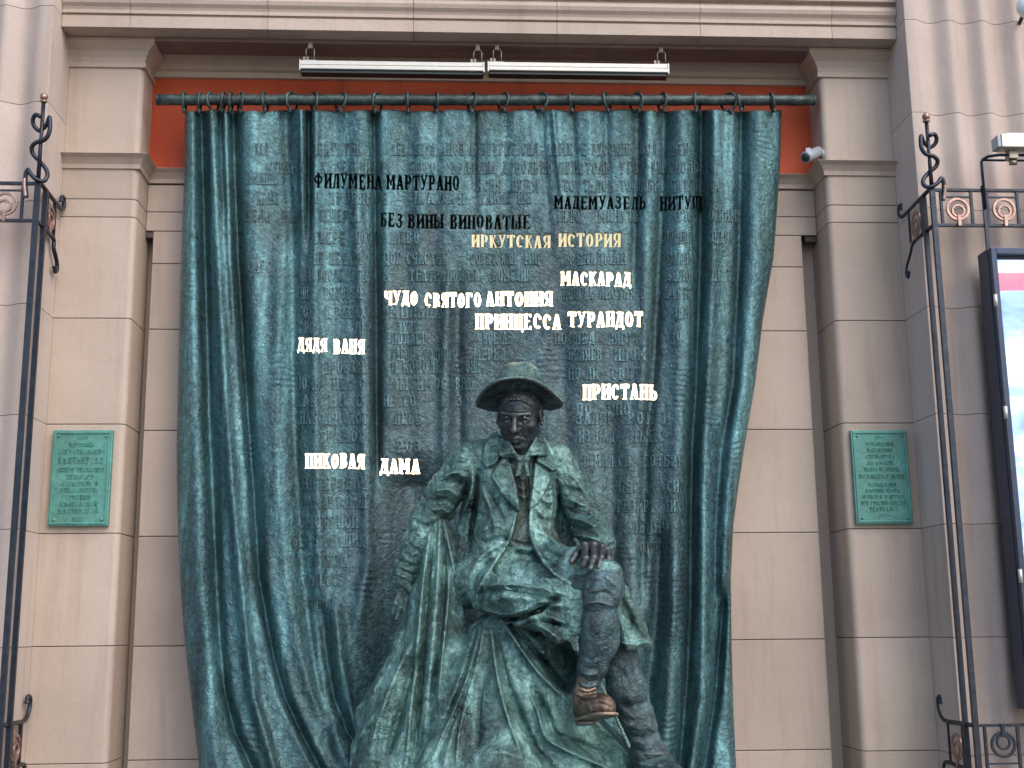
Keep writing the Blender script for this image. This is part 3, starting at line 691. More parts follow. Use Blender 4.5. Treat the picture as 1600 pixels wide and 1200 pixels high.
ct = thing('bronze_curtain', tuple(at(750, 176, 0.0)), 'blue green bronze theatre curtain with cut out and backlit cyrillic play titles', 'curtain')
build_curtain(ct)
LINES = [ # baseline y of each cast line, and its fragments (text, x0, x1)
 (241, [('ХАЛ', 398, 420), ('ВРАГ', 487, 527), ('ТИН.', 537, 570), ('ЛЕВ ГЕДУЛ', 612, 680), ('АНОВ И', 688, 745), ('ДРУГИЕ СПЛ', 752, 842), ('ШИЕ Е', 858, 918), ('РУССКИЕ', 925, 985), ('ВОЛ', 1000, 1028), ('НИТЫ', 1044, 1078)]),
 (270, [('ЧЕРТИ СЕ', 418, 490), ('КАЛЕДИНЦ НА', 502, 612), ('БЫТО', 640, 682), ('МУЛЯВИНА', 706, 776), ('ДОВОЛЬНО', 786, 864), ('ПРИСТОЛЬ', 874, 955), ('УГТ', 970, 1000), ('РЫ СЛОВО', 1018, 1092)]),
 (287, [('ВИШНИ', 386, 432)]),
 (298, [('КСИЯ', 745, 785), ('ИРИСТ', 800, 845), ('ТОСТЬЛСЬ', 880, 960), ('ТО ЛЮБИ', 970, 1030), ('ПАТЛИВКА', 1048, 1125)]),
 (317, [('МЕЩАН', 402, 436), ('СО', 483, 500), ('ДРОВЯНОЕ', 514, 606), ('ШАЛАЯ', 648, 730), ('ТАКИЕ ЩЕ', 750, 832)]),
 (345, [('ДЕЛО', 383, 424), ('ПОДЕРБ', 440, 476), ('ПЕЩЕРКА', 500, 560), ('ОН НО', 872, 905), ('МИНУТЕ', 936, 1000), ('АСТОН', 1054, 1088), ('О НИМ', 1108, 1152)]),
 (379, [('ЦЕН', 484, 505), ('ПЕРЕ', 500, 540), ('ПОДИ Я', 556, 604), ('ЛЕВО', 615, 655), ('ХОРОШИ', 1030, 1080), ('ОБАРЕ', 1108, 1148)]),
 (412, [('НЕ ПЕЧАЛЬ', 490, 570), ('НОЕ СЧАСТЬЕ', 600, 700), ('СОВЕТСКИЙ', 736, 806), ('МИР', 820, 848), ('ФЕЛЬДМАН', 886, 980), ('ЛЮБОВЬ', 1042, 1082)]),
 (424, [('ЗАГС', 388, 425)]),
 (438, [('И ПОСЛЕ ВЕРЫ', 484, 575), ('К', 600, 612), ('ТЕАТРАЛЬНАЯ', 640, 745), ('КОМЕДИЯ', 770, 830), ('ДЕЛО', 1040, 1080), ('ДЕ Е', 1112, 1146)]),
 (466, [('ДНИ', 462, 482), ('РЯДОВЫЕ', 506, 570), ('ВСЕГДА', 880, 928), ('ЛИСТЬЯ В', 936, 1010), ('СЛАВЕТЬ', 1030, 1080)]),
 (496, [('ТОТ', 465, 490), ('И РАСАХ', 508, 572), ('МИЛЬЦА', 610, 690), ('ЗЕМ', 1052, 1078)]),
 (520, [('ТРО', 466, 492), ('МИР', 556, 580), ('ДУВУ', 620, 655)]),
 (537, [('ПОДАЕР', 612, 668), ('ВСЕ ЛЕ', 755, 800), ('ПОСЛЕД', 866, 930), ('ЛЯГУТ', 950, 1000), ('ЗР', 1048, 1066)]),
 (562, [('ГДЕ НА', 612, 650), ('ЛЮДИ И', 660, 705), ('МЕРЕДА', 740, 800), ('БЕЛЯЕВ', 888, 940), ('ИНОМ', 960, 1010)]),
 (582, [('ПРОВЗАЙ', 508, 575), ('И КОРОЛЕ', 612, 690), ('ТОПИ', 720, 750)]),
 (592, [('НО ЛИ', 888, 935), ('СВЕТ', 955, 1000)]),
 (608, [('ПОДЬ', 462, 500), ('ПЕС С', 520, 572), ('МЫТИМОС', 610, 700), ('ВЕДЬ', 712, 745)]),
 (634, [('КАК', 462, 495), ('ИН С', 515, 570), ('НЕ ТО', 598, 650), ('ИЗ', 690, 730)]),
 (648, [('ПО', 900, 925), ('ИНО', 950, 985)]),
 (662, [('НАРОДЯ ОХОТ', 468, 575), ('ЛЕБЕ', 615, 660), ('ЗАЛЕР', 900, 960), ('РОЙ И', 980, 1050)]),
 (690, [('ГРАМОТ', 500, 570), ('ИЗ НАЛ', 905, 960), ('ПЬЕС', 985, 1040)]),
 (706, [('РОЗ', 620, 660)]),
 (728, [('В МИЛ СЛ', 912, 985), ('ПОТЕРЯ', 1005, 1068)]),
 (764, [('ИНТЕРВЕНЦ', 472, 574)]), (769, [('БЕСЫ', 967, 1014), ('СИЛ', 1042, 1070)]),
 (793, [('ГАМЛЕТ НАШ', 470, 573)]), (799, [('РЕВАРТ', 964, 1024), ('ТИХ', 1040, 1064)]),
 (824, [('СМОТРНОЙ', 466, 560)]), (833, [('ДЕВИЧ', 986, 1045)]),
 (853, [('БЕРЕГ НАШИХ', 456, 570)]), (864, [('ОЗИМОС', 1000, 1050)]),
 (884, [('СТРЯПКА', 470, 546)]),
 (914, [('ЗАПАЛЕ', 472, 536)]),
 (953, [('ЭТНОН', 474, 522)]),
]
def relief_line(acc, base, frags, h, mapf, off=0.006, jit=1.0):
    """adds one line of raised letters to acc = (vertices, faces)"""
    for tx, x0, x1 in frags:
        for c, lx, kx in layout(tx, x0, x1, h):
            if c == ' ' or c not in GL: continue
            v, f, bd = glyph_mesh(c); kx = min(kx, h*0.9) if jit else kx
            qx = lx+v[:, 0]*kx+random.uniform(-.5, .5)*jit; qy = base-v[:, 1]*h+random.uniform(-.8, .8)*jit
            n = sum(len(q) for q in acc[0]); k = len(v)
            F0 = mapf(qx, qy, off); B0 = mapf(qx, qy, -0.004)
            fs = (f+n).tolist()+[(n+b, n+a, n+k+a, n+k+b) for a, b in bd]
            t0 = f[0]
            if np.cross(F0[t0[1]]-F0[t0[0]], F0[t0[2]]-F0[t0[0]])[1] > 0: fs = [tuple(q)[::-1] for q in fs]
            acc[0].append(F0); acc[0].append(B0); acc[1].extend(fs)
def join_relief(acc, name, mat, parent):
    me = bpy.data.meshes.new(name); me.from_pydata(np.concatenate(acc[0]).tolist(), [], acc[1]); me.update()
    o = link(name, me, mat, parent); o['kind'] = 'stuff'; return o
def cmap(qx, qy, off): return at(qx, qy, curtainY(qx, qy)-off)
acc = ([], [])
for base, frags in LINES: relief_line(acc, base+1, frags, 19, cmap, 0.0055)
join_relief(acc, 'cast_lettering', M['curtain_text'], ct)
# backlights, and unseen boards added to make the unlit titles read black
for px0, py0, px1, py1 in ((430, 255, 1125, 430), (430, 434, 1060, 775)):
    a = at(px0, py1, 0.15); b = at(px1, py0, 0.15)
    mb = MB(); mb.box((a[0], 0.148, a[2]), (b[0], 0.156, b[2])); mb.build('added_blackout_board', M['black'], ct)
for (px0, py0, px1, py1) in [(733, 361.5, 975, 392), (873, 417, 991, 455), (598, 448, 868, 486), (739, 481, 1010, 522), (460, 520, 575, 560), (906, 592, 1033, 632), (472, 699, 661, 748)]:
    a = at(px0, py1, 0.12); b = at(px1, py0, 0.12)
    mb = MB(); mb.box((a[0]-0.01, 0.1405, a[2]-0.01), (b[0]+0.01, 0.1475, b[2]+0.01)); bh = mb.build('backlight_housing', M['case'], ct)
    mb = MB(); mb.box((a[0], 0.12, a[2]), (b[0], 0.14, b[2])); mb.build('backlight_panel', M['dim_backlight' if px0 == 733 else 'backlight'], bh)

# ------------------------------------------------------------------ rod and rings
RODR = 0.0285; YR = 0.0
a = A(248, 156, YR); b = A(1270, 156.5, YR)
rod = thing('curtain_rod', a, 'long horizontal greenish bronze rod carrying the curtain rings', 'curtain rod')
mb = MB(); k = 60; mb.tube([a.lerp(b, i/k)+Vector((0, 0, 0.0012*math.sin(i*1.7))) for i in range(k+1)], [RODR*(1+0.012*math.sin(i*2.3)) for i in range(k+1)], 20); mb.build('pole', M['rod'], rod)
for e, s in ((a, -1), (b, 1)):
    mb = MB(); mb.tube([e+Vector((s*0.0, 0, 0)), e+Vector((s*0.012, 0, 0))], [RODR*1.04, RODR*0.98], 20); mb.build('end_cap', M['rod'], rod)
rod_a, rod_b = a.copy(), b.copy()
ordw = ['first', 'second', 'third', 'fourth', 'fifth', 'sixth', 'seventh', 'eighth', 'ninth', 'tenth', 'eleventh', 'twelfth']
ring0 = None
rnd = random.Random(3)
for i, px in enumerate(RINGS):
    yaw = rnd.uniform(-32, 32)+(0 if i % 3 else 18)
    side = 'left' if i < 12 else 'right'
    nth = ordw[i if i < 12 else 23-i]
    lab = f'bronze curtain ring, {nth} along the rod from its {side} end'
    X = at(px, 160, YR)[0]; zr = rod_a.z+(rod_b.z-rod_a.z)*(X-rod_a.x)/(rod_b.x-rod_a.x)
    if ring0 is None:
        ring0 = o = thing('curtain_ring', (X, YR, zr), lab, 'curtain ring', 'rings holding up the bronze curtain')
        mb = MB(); mb.tube([(0, 0.046*math.cos(t), -0.010+0.047*math.sin(t)) for t in [2*math.pi*q/28 for q in range(28)]], 0.0072, 10, closed=True); mb.build('hoop', M['rod'], o)
        mb = MB(); mb.sphere((0, -0.012, -0.060), 0.011, 10, 6); mb.tube([(0, -0.012, -0.060), (0.003, -0.010, -0.078)], [0.009, 0.006], 8); mb.build('hook', M['rod'], o)
        for ch in o.children: ch.matrix_parent_inverse = Matrix.Identity(4)
        o.rotation_euler = (0, 0, R(yaw))
    else:
        o = ring0.copy(); COL.objects.link(o); o.location = (X, YR, zr+rnd.uniform(-.002, .002)); o.rotation_euler = (R(rnd.uniform(-4, 4)), R(rnd.uniform(-8, 8)), R(yaw)); o['label'] = lab
        for ch in list(ring0.children):
            c = ch.copy(); COL.objects.link(c); c.parent = o

# ------------------------------------------------------------------ light bars above the curtain
def light_bar(px0, px1, pyt, label):
    Y = -0.10
    a = at(px0, pyt, Y); b = at(px1, pyt, Y); z1 = (a[2]+b[2])/2; x0, x1 = a[0], b[0]
    root = thing('light_bar', ((x0+x1)/2, Y, z1), label, 'lamp', 'linear lamps under the soffit')
    mb = MB(); mb.box((x0+0.006, Y, z1-0.022), (x1-0.006, Y+0.075, z1), 0.002); mb.build('top_rail', M['alu'], root)
    mb = MB(); mb.box((x0+0.006, Y-0.004, z1-0.046), (x1-0.006, Y+0.08, z1-0.026), 0.003); mb.build('housing', M['alu'], root)
    mb = MB(); mb.box((x0+0.008, Y+0.010, z1-0.062), (x1-0.008, Y+0.066, z1-0.047), 0.004); mb.build('lens', M['lens'], root)
    for xa in (x0, x1-0.006):
        mb = MB(); mb.box((xa, Y-0.006, z1-0.055), (xa+0.006, Y+0.082, z1+0.002)); mb.build('end_cap', M['alu'], root)
    for xa in (x0+0.03, x1-0.055):
        mb = MB(); zt_ = z_sof-0.025
        mb.tube([(xa, Y+0.02, z1), (xa, Y+0.02, z1+0.07), (xa+0.006, Y+0.02, z1+0.078), (xa+0.036, Y+0.02, z1+0.078), (xa+0.042, Y+0.02, z1+0.07), (xa+0.042, Y+0.02, z1)], 0.0032, 6)
        mb.box((xa-0.012, Y+0.01, z1), (xa+0.055, Y+0.05, z1+0.008)); mb.box((xa+0.010, Y+0.022, z1+0.078), (xa+0.032, Y+0.034, z_sof-0.02)); 
        mb.box((xa-0.016, Y+0.03, z1+0.008), (xa+0.012, Y+0.045, z1+0.035)); mb.build('bracket', M['bracket'], root)
light_bar(468, 757, 96, 'left of the two slim silver light bars hanging under the cornice')
light_bar(762, 1045, 98.5, 'right of the two slim silver light bars hanging under the cornice')

# ------------------------------------------------------------------ small security camera
root = thing('security_camera', A(1283, 236, 0.06), 'small grey bullet security camera on the edge of the right pilaster', 'security camera')
c0 = A(1276, 238, -0.02); c1 = A(1259, 246, -0.09)
mb = MB(); d = (c1-c0).normalized(); mb.tube([c0-d*0.02, c0-d*0.018, c1, c1+d*0.002], [0.022, 0.028, 0.030, 0.029], 18); mb.build('housing', M['cctv'], root)
mb = MB(); mb.tube([c1+d*0.001, c1+d*0.004], 0.023, 16); mb.build('lens', M['lens'], root)
mb = MB(); mb.box(tuple(c1-d*0.05+Vector((-0.028, -0.02, 0.028))), tuple(c1+Vector((0.028, 0.0, 0.034))), 0.002); 
mb.build('sun_shield', M['cctv'], root)
wallp = Vector((XR0-0.0, 0.03, c0.z+0.005))
mb = MB(); mb.tube([c0, c0+Vector((0.012, 0.03, 0.0)), wallp], [0.012, 0.012, 0.011], 10); mb.tube([wallp-Vector((0.008, 0, 0)), wallp+Vector((0.004, 0, 0))], 0.03, 16); mb.build('mount', M['cctv'], root)

# ------------------------------------------------------------------ two inscribed plaques
def plaque(cx_px, py0, py1, w, label, lines, lean):
    Y = -0.028
    t = at(cx_px, py0, Y); bt = at(cx_px, py1, Y); x = at(lean, (py0+py1)/2, Y)[0]; z1, z0 = t[2], bt[2]
    root = thing('plaque', (x, 0, z0), label, 'plaque', 'green inscribed plaques on the pilasters')
    mb = MB(); mb.box((x-w/2, Y, z0), (x+w/2, -0.0015, z1), 0.004); mb.build('plate', M['plaque'], root)
    fr = MB()
    for a_, b_ in (((x-w/2+.008, z0+.008), (x+w/2-.008, z0+.018)), ((x-w/2+.008, z1-.018), (x+w/2-.008, z1-.008)), ((x-w/2+.008, z0+.0181), (x-w/2+.018, z1-.0181)), ((x+w/2-.018, z0+.0181), (x+w/2-.008, z1-.0181))):
        fr.box((a_[0], Y-0.006, a_[1]), (b_[0], Y+0.002, b_[1]), 0.002)
    fr.build('rim', M['plaque'], root)
    for sx in (-1, 1):
        for sz in (0, 1):
            mb = MB(); mb.sphere((x+sx*(w/2-.030), Y-0.001, (z0+.030) if sz == 0 else (z1-.030)), 0.007, 10, 6); mb.build('rivet', M['plaque'], root)
    H = z1-z0
    def mp(qx, qy, off): return np.stack([x+qx, np.full_like(qx, Y-off*0.85), z1-qy], -1)
    acc = ([], [])
    for tx, fy, fw, fh in lines:
        relief_line(acc, fy*H+fh*H/2, [(tx, -fw*w/2, fw*w/2)], fh*H, mp, 0.005, 0)
    join_relief(acc, 'raised_lettering', M['plaque'], root)
plaque(128, 672, 822, 0.285, 'green bronze plaque with raised lettering on the left pilaster',
 [('1883', .075, .16, .036), ('ЮРЧИНЦА', .15, .42, .040), ('ОСГРАТИОНОВИЧ', .225, .78, .046), ('ВАХТАНГОВУ', .315, .76, .066), ('АКТЕРУ РЕЖИССЕРУ', .415, .78, .042), ('ПЕДАГОГУ', .49, .44, .040), ('СОЗДАТЕЛЮ И', .56, .60, .042), ('РУКОВОДИТЕЛЮ', .625, .62, .042), ('СТУДИИ', .70, .38, .042), ('МАЯКОВСКОЙ', .77, .62, .045), ('МАСТЕРСКОЙ', .84, .66, .048), ('1922', .925, .18, .040)], 125.5)
plaque(1378, 672, 819, 0.285, 'green bronze plaque with raised lettering on the right pilaster',
 [('2014', .075, .14, .030), ('УСТАНОВЛЕН', .15, .50, .036), ('ПАМЯТНИК', .215, .46, .040), ('СКУЛЬПТОРА', .28, .50, .040), ('НА ФАСАДЕ', .35, .46, .036), ('ТЕАТРА НА АРБАТЕ', .42, .62, .040), ('ПОСВЯЩАЕТСЯ ИМЕНИ', .495, .80, .046), ('УСТАНОВЛЕН', .585, .50, .036), ('К ЮБИЛЕЮ ТЕАТРА', .645, .60, .036), ('АРТИСТОВ И ДРУЗЕЙ', .71, .76, .042), ('ПРИ УЧАСТИИ МНОГИХ', .775, .80, .042), ('ТЕАТРАЛОВ', .84, .52, .044), ('2014', .905, .20, .034)], 1378)
# ------------------------------------------------------------------ wrought iron frames on the piers
def crv(pts, n=8):
    """smooth curve through the points"""
    P = [Vector(p) for p in pts]; P = [P[0]*2-P[1]]+P+[P[-1]*2-P[-2]]; o = []
    for i in range(1, len(P)-2):
        for k in range(n):
            t = k/n; a, b, c, d = P[i-1], P[i], P[i+1], P[i+2]
            o.append(0.5*((2*b)+(c-a)*t+(2*a-5*b+4*c-d)*t*t+(3*b-a-3*c+d)*t**3))
    o.append(P[-2]); return o
def iron_frame(side, X, Y, label):
    """side=+1: the frame runs to +x. X,Y: the corner post"""
    ref = lambda px, py: at(px, py, Y)
    if side > 0: zt, zb = ref(1457, 297)[2], ref(1462, 352)[2]
    else: zt, zb = ref(60, 287)[2], ref(55, 345)[2]
    root = thing('iron_frame', (X, Y, zt), label, 'iron bracket', 'wrought iron frames on the piers')
    zbt = at(1516 if side > 0 else 14, 1134, Y)[2]; zbb = zbt-0.20
    mb = MB(); mb.bar((X, Y, zt+0.01), (X, Y, 0.35), 0.024, 0.020); mb.build('corner_post', M['iron'], root)
    mb = MB(); mb.bar((X-side*0.010, Y+0.085, zt-0.0), (X-side*0.010, Y+0.085, 0.35), 0.022, 0.018); mb.build('rear_post', M['iron'], root)
    L = 1.2
    for z in (zt, zb, zbt, zbb):
        mb = MB(); mb.bar((X+side*0.012, Y, z), (X+side*L, Y, z), 0.012, 0.022, (0, 1, 0)); mb.build('rail', M['iron'], root)
    H = zt-zb
    # motif squares along the front
    cxs = [at(1495, 328, Y)[0]-X, at(1567, 328, Y)[0]-X] if side > 0 else [X-at(9, 320, Y)[0], X-at(-66, 320, Y)[0]]
    for q in range(2, 5): cxs.append(cxs[1]+(cxs[1]-cxs[0])*(q-1))
    def ring(cx, cz, r, wd, name, lx=True, xx=None, mat='copper', dy=0.0, par=None):
        mb = MB(); V = []; F = []; n = 32
        for i in range(n):
            a = 2*math.pi*i/n
            for rr, dd in ((r, -0.006), (r, 0.006), (r-wd, 0.006), (r-wd, -0.006)):
                p = (cx+rr*math.cos(a), Y+dy+dd-0.012, cz+rr*math.sin(a)) if lx else (xx+dd, cx+rr*math.cos(a), cz+rr*math.sin(a))
                V.append(p)
        for i in range(n):
            for k in range(4):
                a_, b_ = i*4+k, i*4+(k+1) % 4; c_, d_ = ((i+1) % n)*4+(k+1) % 4, ((i+1) % n)*4+k
                F.append((a_, d_, c_, b_))
        mb.add(V, F, False); return mb.build(name, M[mat], par or root, bevel=0.0015)
    for row, (z1, z0) in enumerate(((zt, zb), (zbt, zbb))):
        for k, c in enumerate(cxs):
            if c > L-0.1: break
            cx = X+side*c; h = z1-z0; half = 0.075
            for s_ in (-1, 1):
                mb = MB(); mb.bar((cx+s_*half, Y, z1-0.006), (cx+s_*half, Y, z0+0.006), 0.012, 0.014); mb.build('stile', M['iron'], root)
            mb = MB(); zz_ = z1-0.035 if row == 0 else z0+0.035
            mb.bar((cx-half+0.006, Y, zz_), (cx+half-0.006, Y, zz_), 0.007, 0.012); mb.build('cross_bar', M['iron'], root)
            cz = (z0+0.078) if row == 0 else (z1-0.082)
            orr = ring(cx, cz, 0.058, 0.013, 'outer_ring', mat='copper' if row == 0 else 'iron')
            ring(cx, cz-0.010*(1 if row == 0 else -1), 0.034, 0.010, 'inner_ring', dy=-0.002, par=orr, mat='copper' if row == 0 else 'iron')
            zq = z0-0.008 if row == 0 else z1+0.008; s2 = 1 if row == 0 else -1
            mb = MB(); mb.box((cx-0.008, Y-0.024, min(zq, zq+s2*0.055)), (cx+0.008, Y-0.008, max(zq, zq+s2*0.055)), 0.002); mb.build('clasp', M['copper' if row == 0 else 'iron'], orr)
    # side return to the wall (runs along +y), with scrolls
    xs = X-side*0.004
    Ye = -0.03
    for row, (z1, z0) in enumerate(((zt, zb), (zbt, zbb))):
        if row == 0:
            pt = crv([(xs, Y, z1+0.012), (xs, Y+0.15, z1+0.004), (xs, Ye-0.10, z1-0.004), (xs, Ye-0.03, z1-0.004), (xs, Ye+0.012, z1+0.02), (xs, Ye+0.002, z1+0.062), (xs, Ye-0.028, z1+0.058), (xs, Ye-0.026, z1+0.034)])
            pb = crv([(xs, Y, z0), (xs, Y+0.15, z0+0.002), (xs, Y+0.26, z0-0.006), (xs, Ye-0.10, z0-0.05), (xs, Ye-0.045, z0-0.095), (xs, Ye-0.030, z0-0.135), (xs, Ye-0.055, z0-0.155), (xs, Ye-0.070, z0-0.13)])
        else:
            pt = crv([(xs, Y, z1), (xs, Y+0.15, z1), (xs, Ye-0.10, z1-0.002), (xs, Ye-0.045, z1+0.015), (xs, Ye-0.015, z1+0.06), (xs, Ye-0.02, z1+0.10), (xs, Ye-0.05, z1+0.105), (xs, Ye-0.055, z1+0.075)])
            pb = crv([(xs, Y, z0), (xs, Y+0.2, z0+0.004), (xs, Ye-0.10, z0+0.01), (xs, Ye-0.04, z0-0.0), (xs, Ye-0.03, z0-0.05), (xs, Ye-0.06, z0-0.08)])
        for p in (pt, pb):
            mb = MB(); mb.tube(p, [0.0105]*(len(p)-3)+[0.012, 0.014, 0.013], 8); mb.build('scroll_bar', M['iron'], root)
        for yy in (Y+0.13, Ye-0.12):
            mb = MB(); mb.bar((xs, yy, z1-0.006), (xs, yy, z0+0.006), 0.016, 0.014); mb.build('stile', M['iron'], root)
        ring((Y+0.13+Ye-0.12)/2, (z0+z1)/2-0.01, 0.062, 0.014, 'outer_ring', lx=False, xx=xs)
        ring((Y+0.13+Ye-0.12)/2, (z0+z1)/2-0.02, 0.036, 0.012, 'inner_ring', lx=False, xx=xs-side*0.002)
        mb = MB(); yc = (Y+0.13+Ye-0.12)/2; mb.box((xs-0.010, yc-0.009, z0-0.004), (xs+0.010, yc+0.009, z0+0.06), 0.002); mb.build('clasp', M['copper'], root)
    for zz_ in (zt, zb, zbt, zbb):                                # wall fixings into the pier reveal
        mb = MB(); mb.bar((xs-side*0.0, YP-0.002, zz_), (xs, YP+0.08, zz_), 0.012, 0.014, (1, 0, 0)); mb.build('wall_tie', M['iron'], root)
    # winding ornament above the post
    zf = at(1440, 178, Y)[2] if side > 0 else at(64, 147, Y)[2]
    mb = MB(); mb.tube([(X, Y, zt), (X, Y, (zt+zf)/2), (X, Y, zf-0.04)], [0.011, 0.009, 0.010], 8); mb.build('finial_rod', M['iron'], root)
    mb = MB(); mb.tube([(X, Y, zf-0.045), (X, Y, zf-0.037)], [0.012, 0.02], 12); mb.sphere((X, Y, zf-0.015), 0.019, 14, 9, (1, 1, 1.05)); mb.build('finial', M['copper'], root)
    hh = zf-0.13-zt; pts = []
    wv = [(0.0, 0.95, .9), (0.028, 0.99, .6), (0.045, .93, 0), (0.040, .84, -.5), (0.012, .78, -.8), (-0.022, .86, -.2), (-0.038, .96, .3), (-0.046, .84, .6), (-0.044, .70, .7), (-0.022, .60, .5), (0.020, .565, .2), (0.042, .50, -.2), (0.036, .40, -.7), (0.0, .29, -.8), (-0.032, .17, -.6), (-0.044, .06, -.1), (-0.034, -.03, .4), (-0.004, -.03, .8), (0.028, .05, .8), (0.046, .13, .6), (0.058, .06, .4), (0.058, -.10, .2), (0.050, -.28, 0)]
    pts = [(X+side*a_*0.95, Y-c_*0.022-0.004, zt+hh*b_+0.02) for a_, b_, c_ in wv]
    cc = crv(pts, 7); mb = MB(); mb.tube(cc, 0.0105, 8); mb.build('winding_bar', M['iron'], root)
    mb = MB(); q = cc[-12:]; mb.tube([p+Vector((side*0.003, -0.004, 0)) for p in q], 0.0095, 8); mb.build('winding_tip', M['copper'], root)
    return root
XF_R = at(1458, 320, -0.44)[0]; XF_L = at(57, 320, -0.40)[0]
iron_frame(1, XF_R, -0.44, 'wrought iron bracket frame with copper toned rings on the right pier beside the display case')
iron_frame(-1, XF_L, -0.40, 'wrought iron bracket frame with copper toned rings cut by the left edge of the photo')

# ------------------------------------------------------------------ display case on the right pier
YC = -0.50
cx0 = at(1547, 390, YC)[0]; cz1 = at(1570, 386, YC)[2]; cz0 = at(1605, 1110, YC)[2]; cx1 = cx0+0.95
dc = thing('display_case', ((cx0+cx1)/2, YC, cz0), 'blue black metal display case with a bright lit poster at the right edge', 'display case')
mb = MB(); mb.box((cx0, YC+0.035, cz0), (cx0+0.018, -0.36, cz1)); mb.box((cx1-0.018, YC+0.035, cz0), (cx1, -0.36, cz1)); mb.box((cx0+0.018, YC+0.035, cz1-0.018), (cx1-0.018, -0.36, cz1)); mb.box((cx0+0.018, YC+0.035, cz0), (cx1-0.018, -0.36, cz0+0.018)); mb.box((cx0+0.018, -0.385, cz0+0.018), (cx1-0.018, -0.36, cz1-0.018))
mb.build('cabinet', M['case'], dc, bevel=0.002)
door = MB()
for a_, b_ in (((cx0+0.004, cz0+0.002), (cx0+0.030, cz1-0.002)), ((cx1-0.030, cz0+0.002), (cx1-0.004, cz1-0.002)), ((cx0+0.0305, cz1-0.032), (cx1-0.0305, cz1-0.002)), ((cx0+0.0305, cz0+0.002), (cx1-0.0305, cz0+0.032))):
    door.box((a_[0], YC, a_[1]), (b_[0], YC+0.032, b_[1]), 0.003)
door = door.build('door', M['case'], dc)
for zz_ in (at(1557, 470, YC)[2], at(1570, 645, YC)[2], at(1590, 900, YC)[2]):
    mb = MB(); mb.tube([(cx0+0.002, YC-0.006, zz_-0.03), (cx0+0.002, YC-0.006, zz_+0.03)], 0.009, 10); mb.build('hinge', M['alu'], door)
mb = MB(); mb.box((cx0+0.032, YC+0.010, cz0+0.034), (cx1-0.032, YC+0.014, cz1-0.034)); mb.build('glass_pane', M['glass'], door)
mt, n, l, b = newmat('lit poster'); P = n.new('ShaderNodeNewGeometry').outputs['Position']
sx = n.new('ShaderNodeSeparateXYZ'); l.new(P, sx.inputs[0])
zr_a = at(1580, 456, -0.44)[2]; zr_b = at(1580, 426, -0.44)[2]
nz = noise(n, l, mapping(n, l, P, (3, 3, 5)), 1.0, 4, 0.6, 0.6)
zsum = mth(n, l, 'ADD', sx.outputs[2], mth(n, l, 'MULTIPLY', mth(n, l, 'SUBTRACT', nz.outputs[0], 0.5), 0.05))
red = mth(n, l, 'MULTIPLY', mth(n, l, 'GREATER_THAN', zsum, zr_a), mth(n, l, 'LESS_THAN', zsum, zr_b))
rp = ramp(n, l, nz.outputs[0], [(0.35, (0.24, 0.38, 0.85)), (0.5, (0.46, 0.60, 1.0)), (0.62, (0.85, 0.90, 1.0))])
c = mix(n, l, mth(n, l, 'MULTIPLY', red, 0.85), rp.outputs[0], (0.80, 0.10, 0.12))
l.new(c, b.inputs['Base Color']); l.new(c, b.inputs['Emission Color']); b.inputs['Emission Strength'].default_value = 0.45; b.inputs['Roughness'].default_value = 0.4
M['poster'] = mt
mb = MB(); mb.box((cx0+0.052, -0.455, cz0+0.05), (cx1-0.05, -0.450, cz1-0.05)); mb.build('lit_poster', M['poster'], dc)
mb = MB(); mb.box((cx0+0.0185, -0.448, cz0+0.0185), (cx1-0.0185, -0.435, cz1-0.0185)); mb.build('back_board', M['case'], dc)
for zz_ in (cz1-0.25, (cz0+cz1)/2, cz0+0.25):
    mb = MB(); mb.box((cx0+0.10, -0.3595, zz_-0.02), (cx0+0.16, -0.24, zz_+0.02)); mb.box((cx1-0.3, -0.3595, zz_-0.02), (cx1-0.24, -0.24, zz_+0.02)); mb.build('fixing', M['iron'], dc)

# ------------------------------------------------------------------ flood light above the case, on a bent pipe
Yf = -0.55
fx0 = at(1556, 218, Yf)[0]; fz1 = at(1580, 207, Yf-0.06)[2]; fz0 = at(1580, 231, Yf-0.06)[2]
fl = thing('flood_light', (fx0+0.2, Yf, fz0), 'white rectangular flood light on a black bent pipe above the display case', 'lamp')
mb = MB(); mb.box((fx0, Yf-0.06, fz0+0.006), (fx0+0.42, Yf+0.02, fz1-0.006), 0.006); mb.build('housing', M['alu'], fl)
mb = MB(); mb.box((fx0+0.03, Yf-0.052, fz1-0.008), (fx0+0.40, Yf+0.012, fz1+0.002), 0.004); mb.build('cover', M['globe'], fl)
mb = MB(); mb.box((fx0-0.018, Yf-0.055, fz0+0.008), (fx0-0.001, Yf+0.015, fz1-0.010), 0.004); mb.build('side_cap', M['cctv'], fl)
for q in (0.05, 0.30):
    mb = MB(); mb.box((fx0+q, Yf-0.02, fz0-0.035), (fx0+q+0.045, Yf+0.03, fz0+0.006), 0.004); mb.tube([(fx0+q+0.01, Yf+0.0, fz0-0.05), (fx0+q+0.04, Yf+0.0, fz0-0.05)], 0.014, 10); mb.build('clamp', M['bracket'], fl)
zpi = at(1532, 252, -0.44)[2]; xpi = at(1530, 252, -0.44)[0]; zt_f = at(1457, 297, -0.44)[2]
mb = MB(); mb.tube([(xpi, -0.462, zt_f-0.10), (xpi, -0.462, zpi-0.015), (xpi+0.008, -0.466, zpi), (xpi+0.03, -0.48, zpi+0.01), (fx0+0.01, Yf, fz0-0.012), (fx0+0.6, Yf, fz0-0.012)], 0.0075, 8); mb.build('pipe', M['iron'], fl)
mb = MB(); mb.tube([(xpi+0.004, -0.455, zpi), (fx0+0.6, -0.455, zpi)], 0.006, 8); mb.build('rear_pipe', M['iron'], fl)
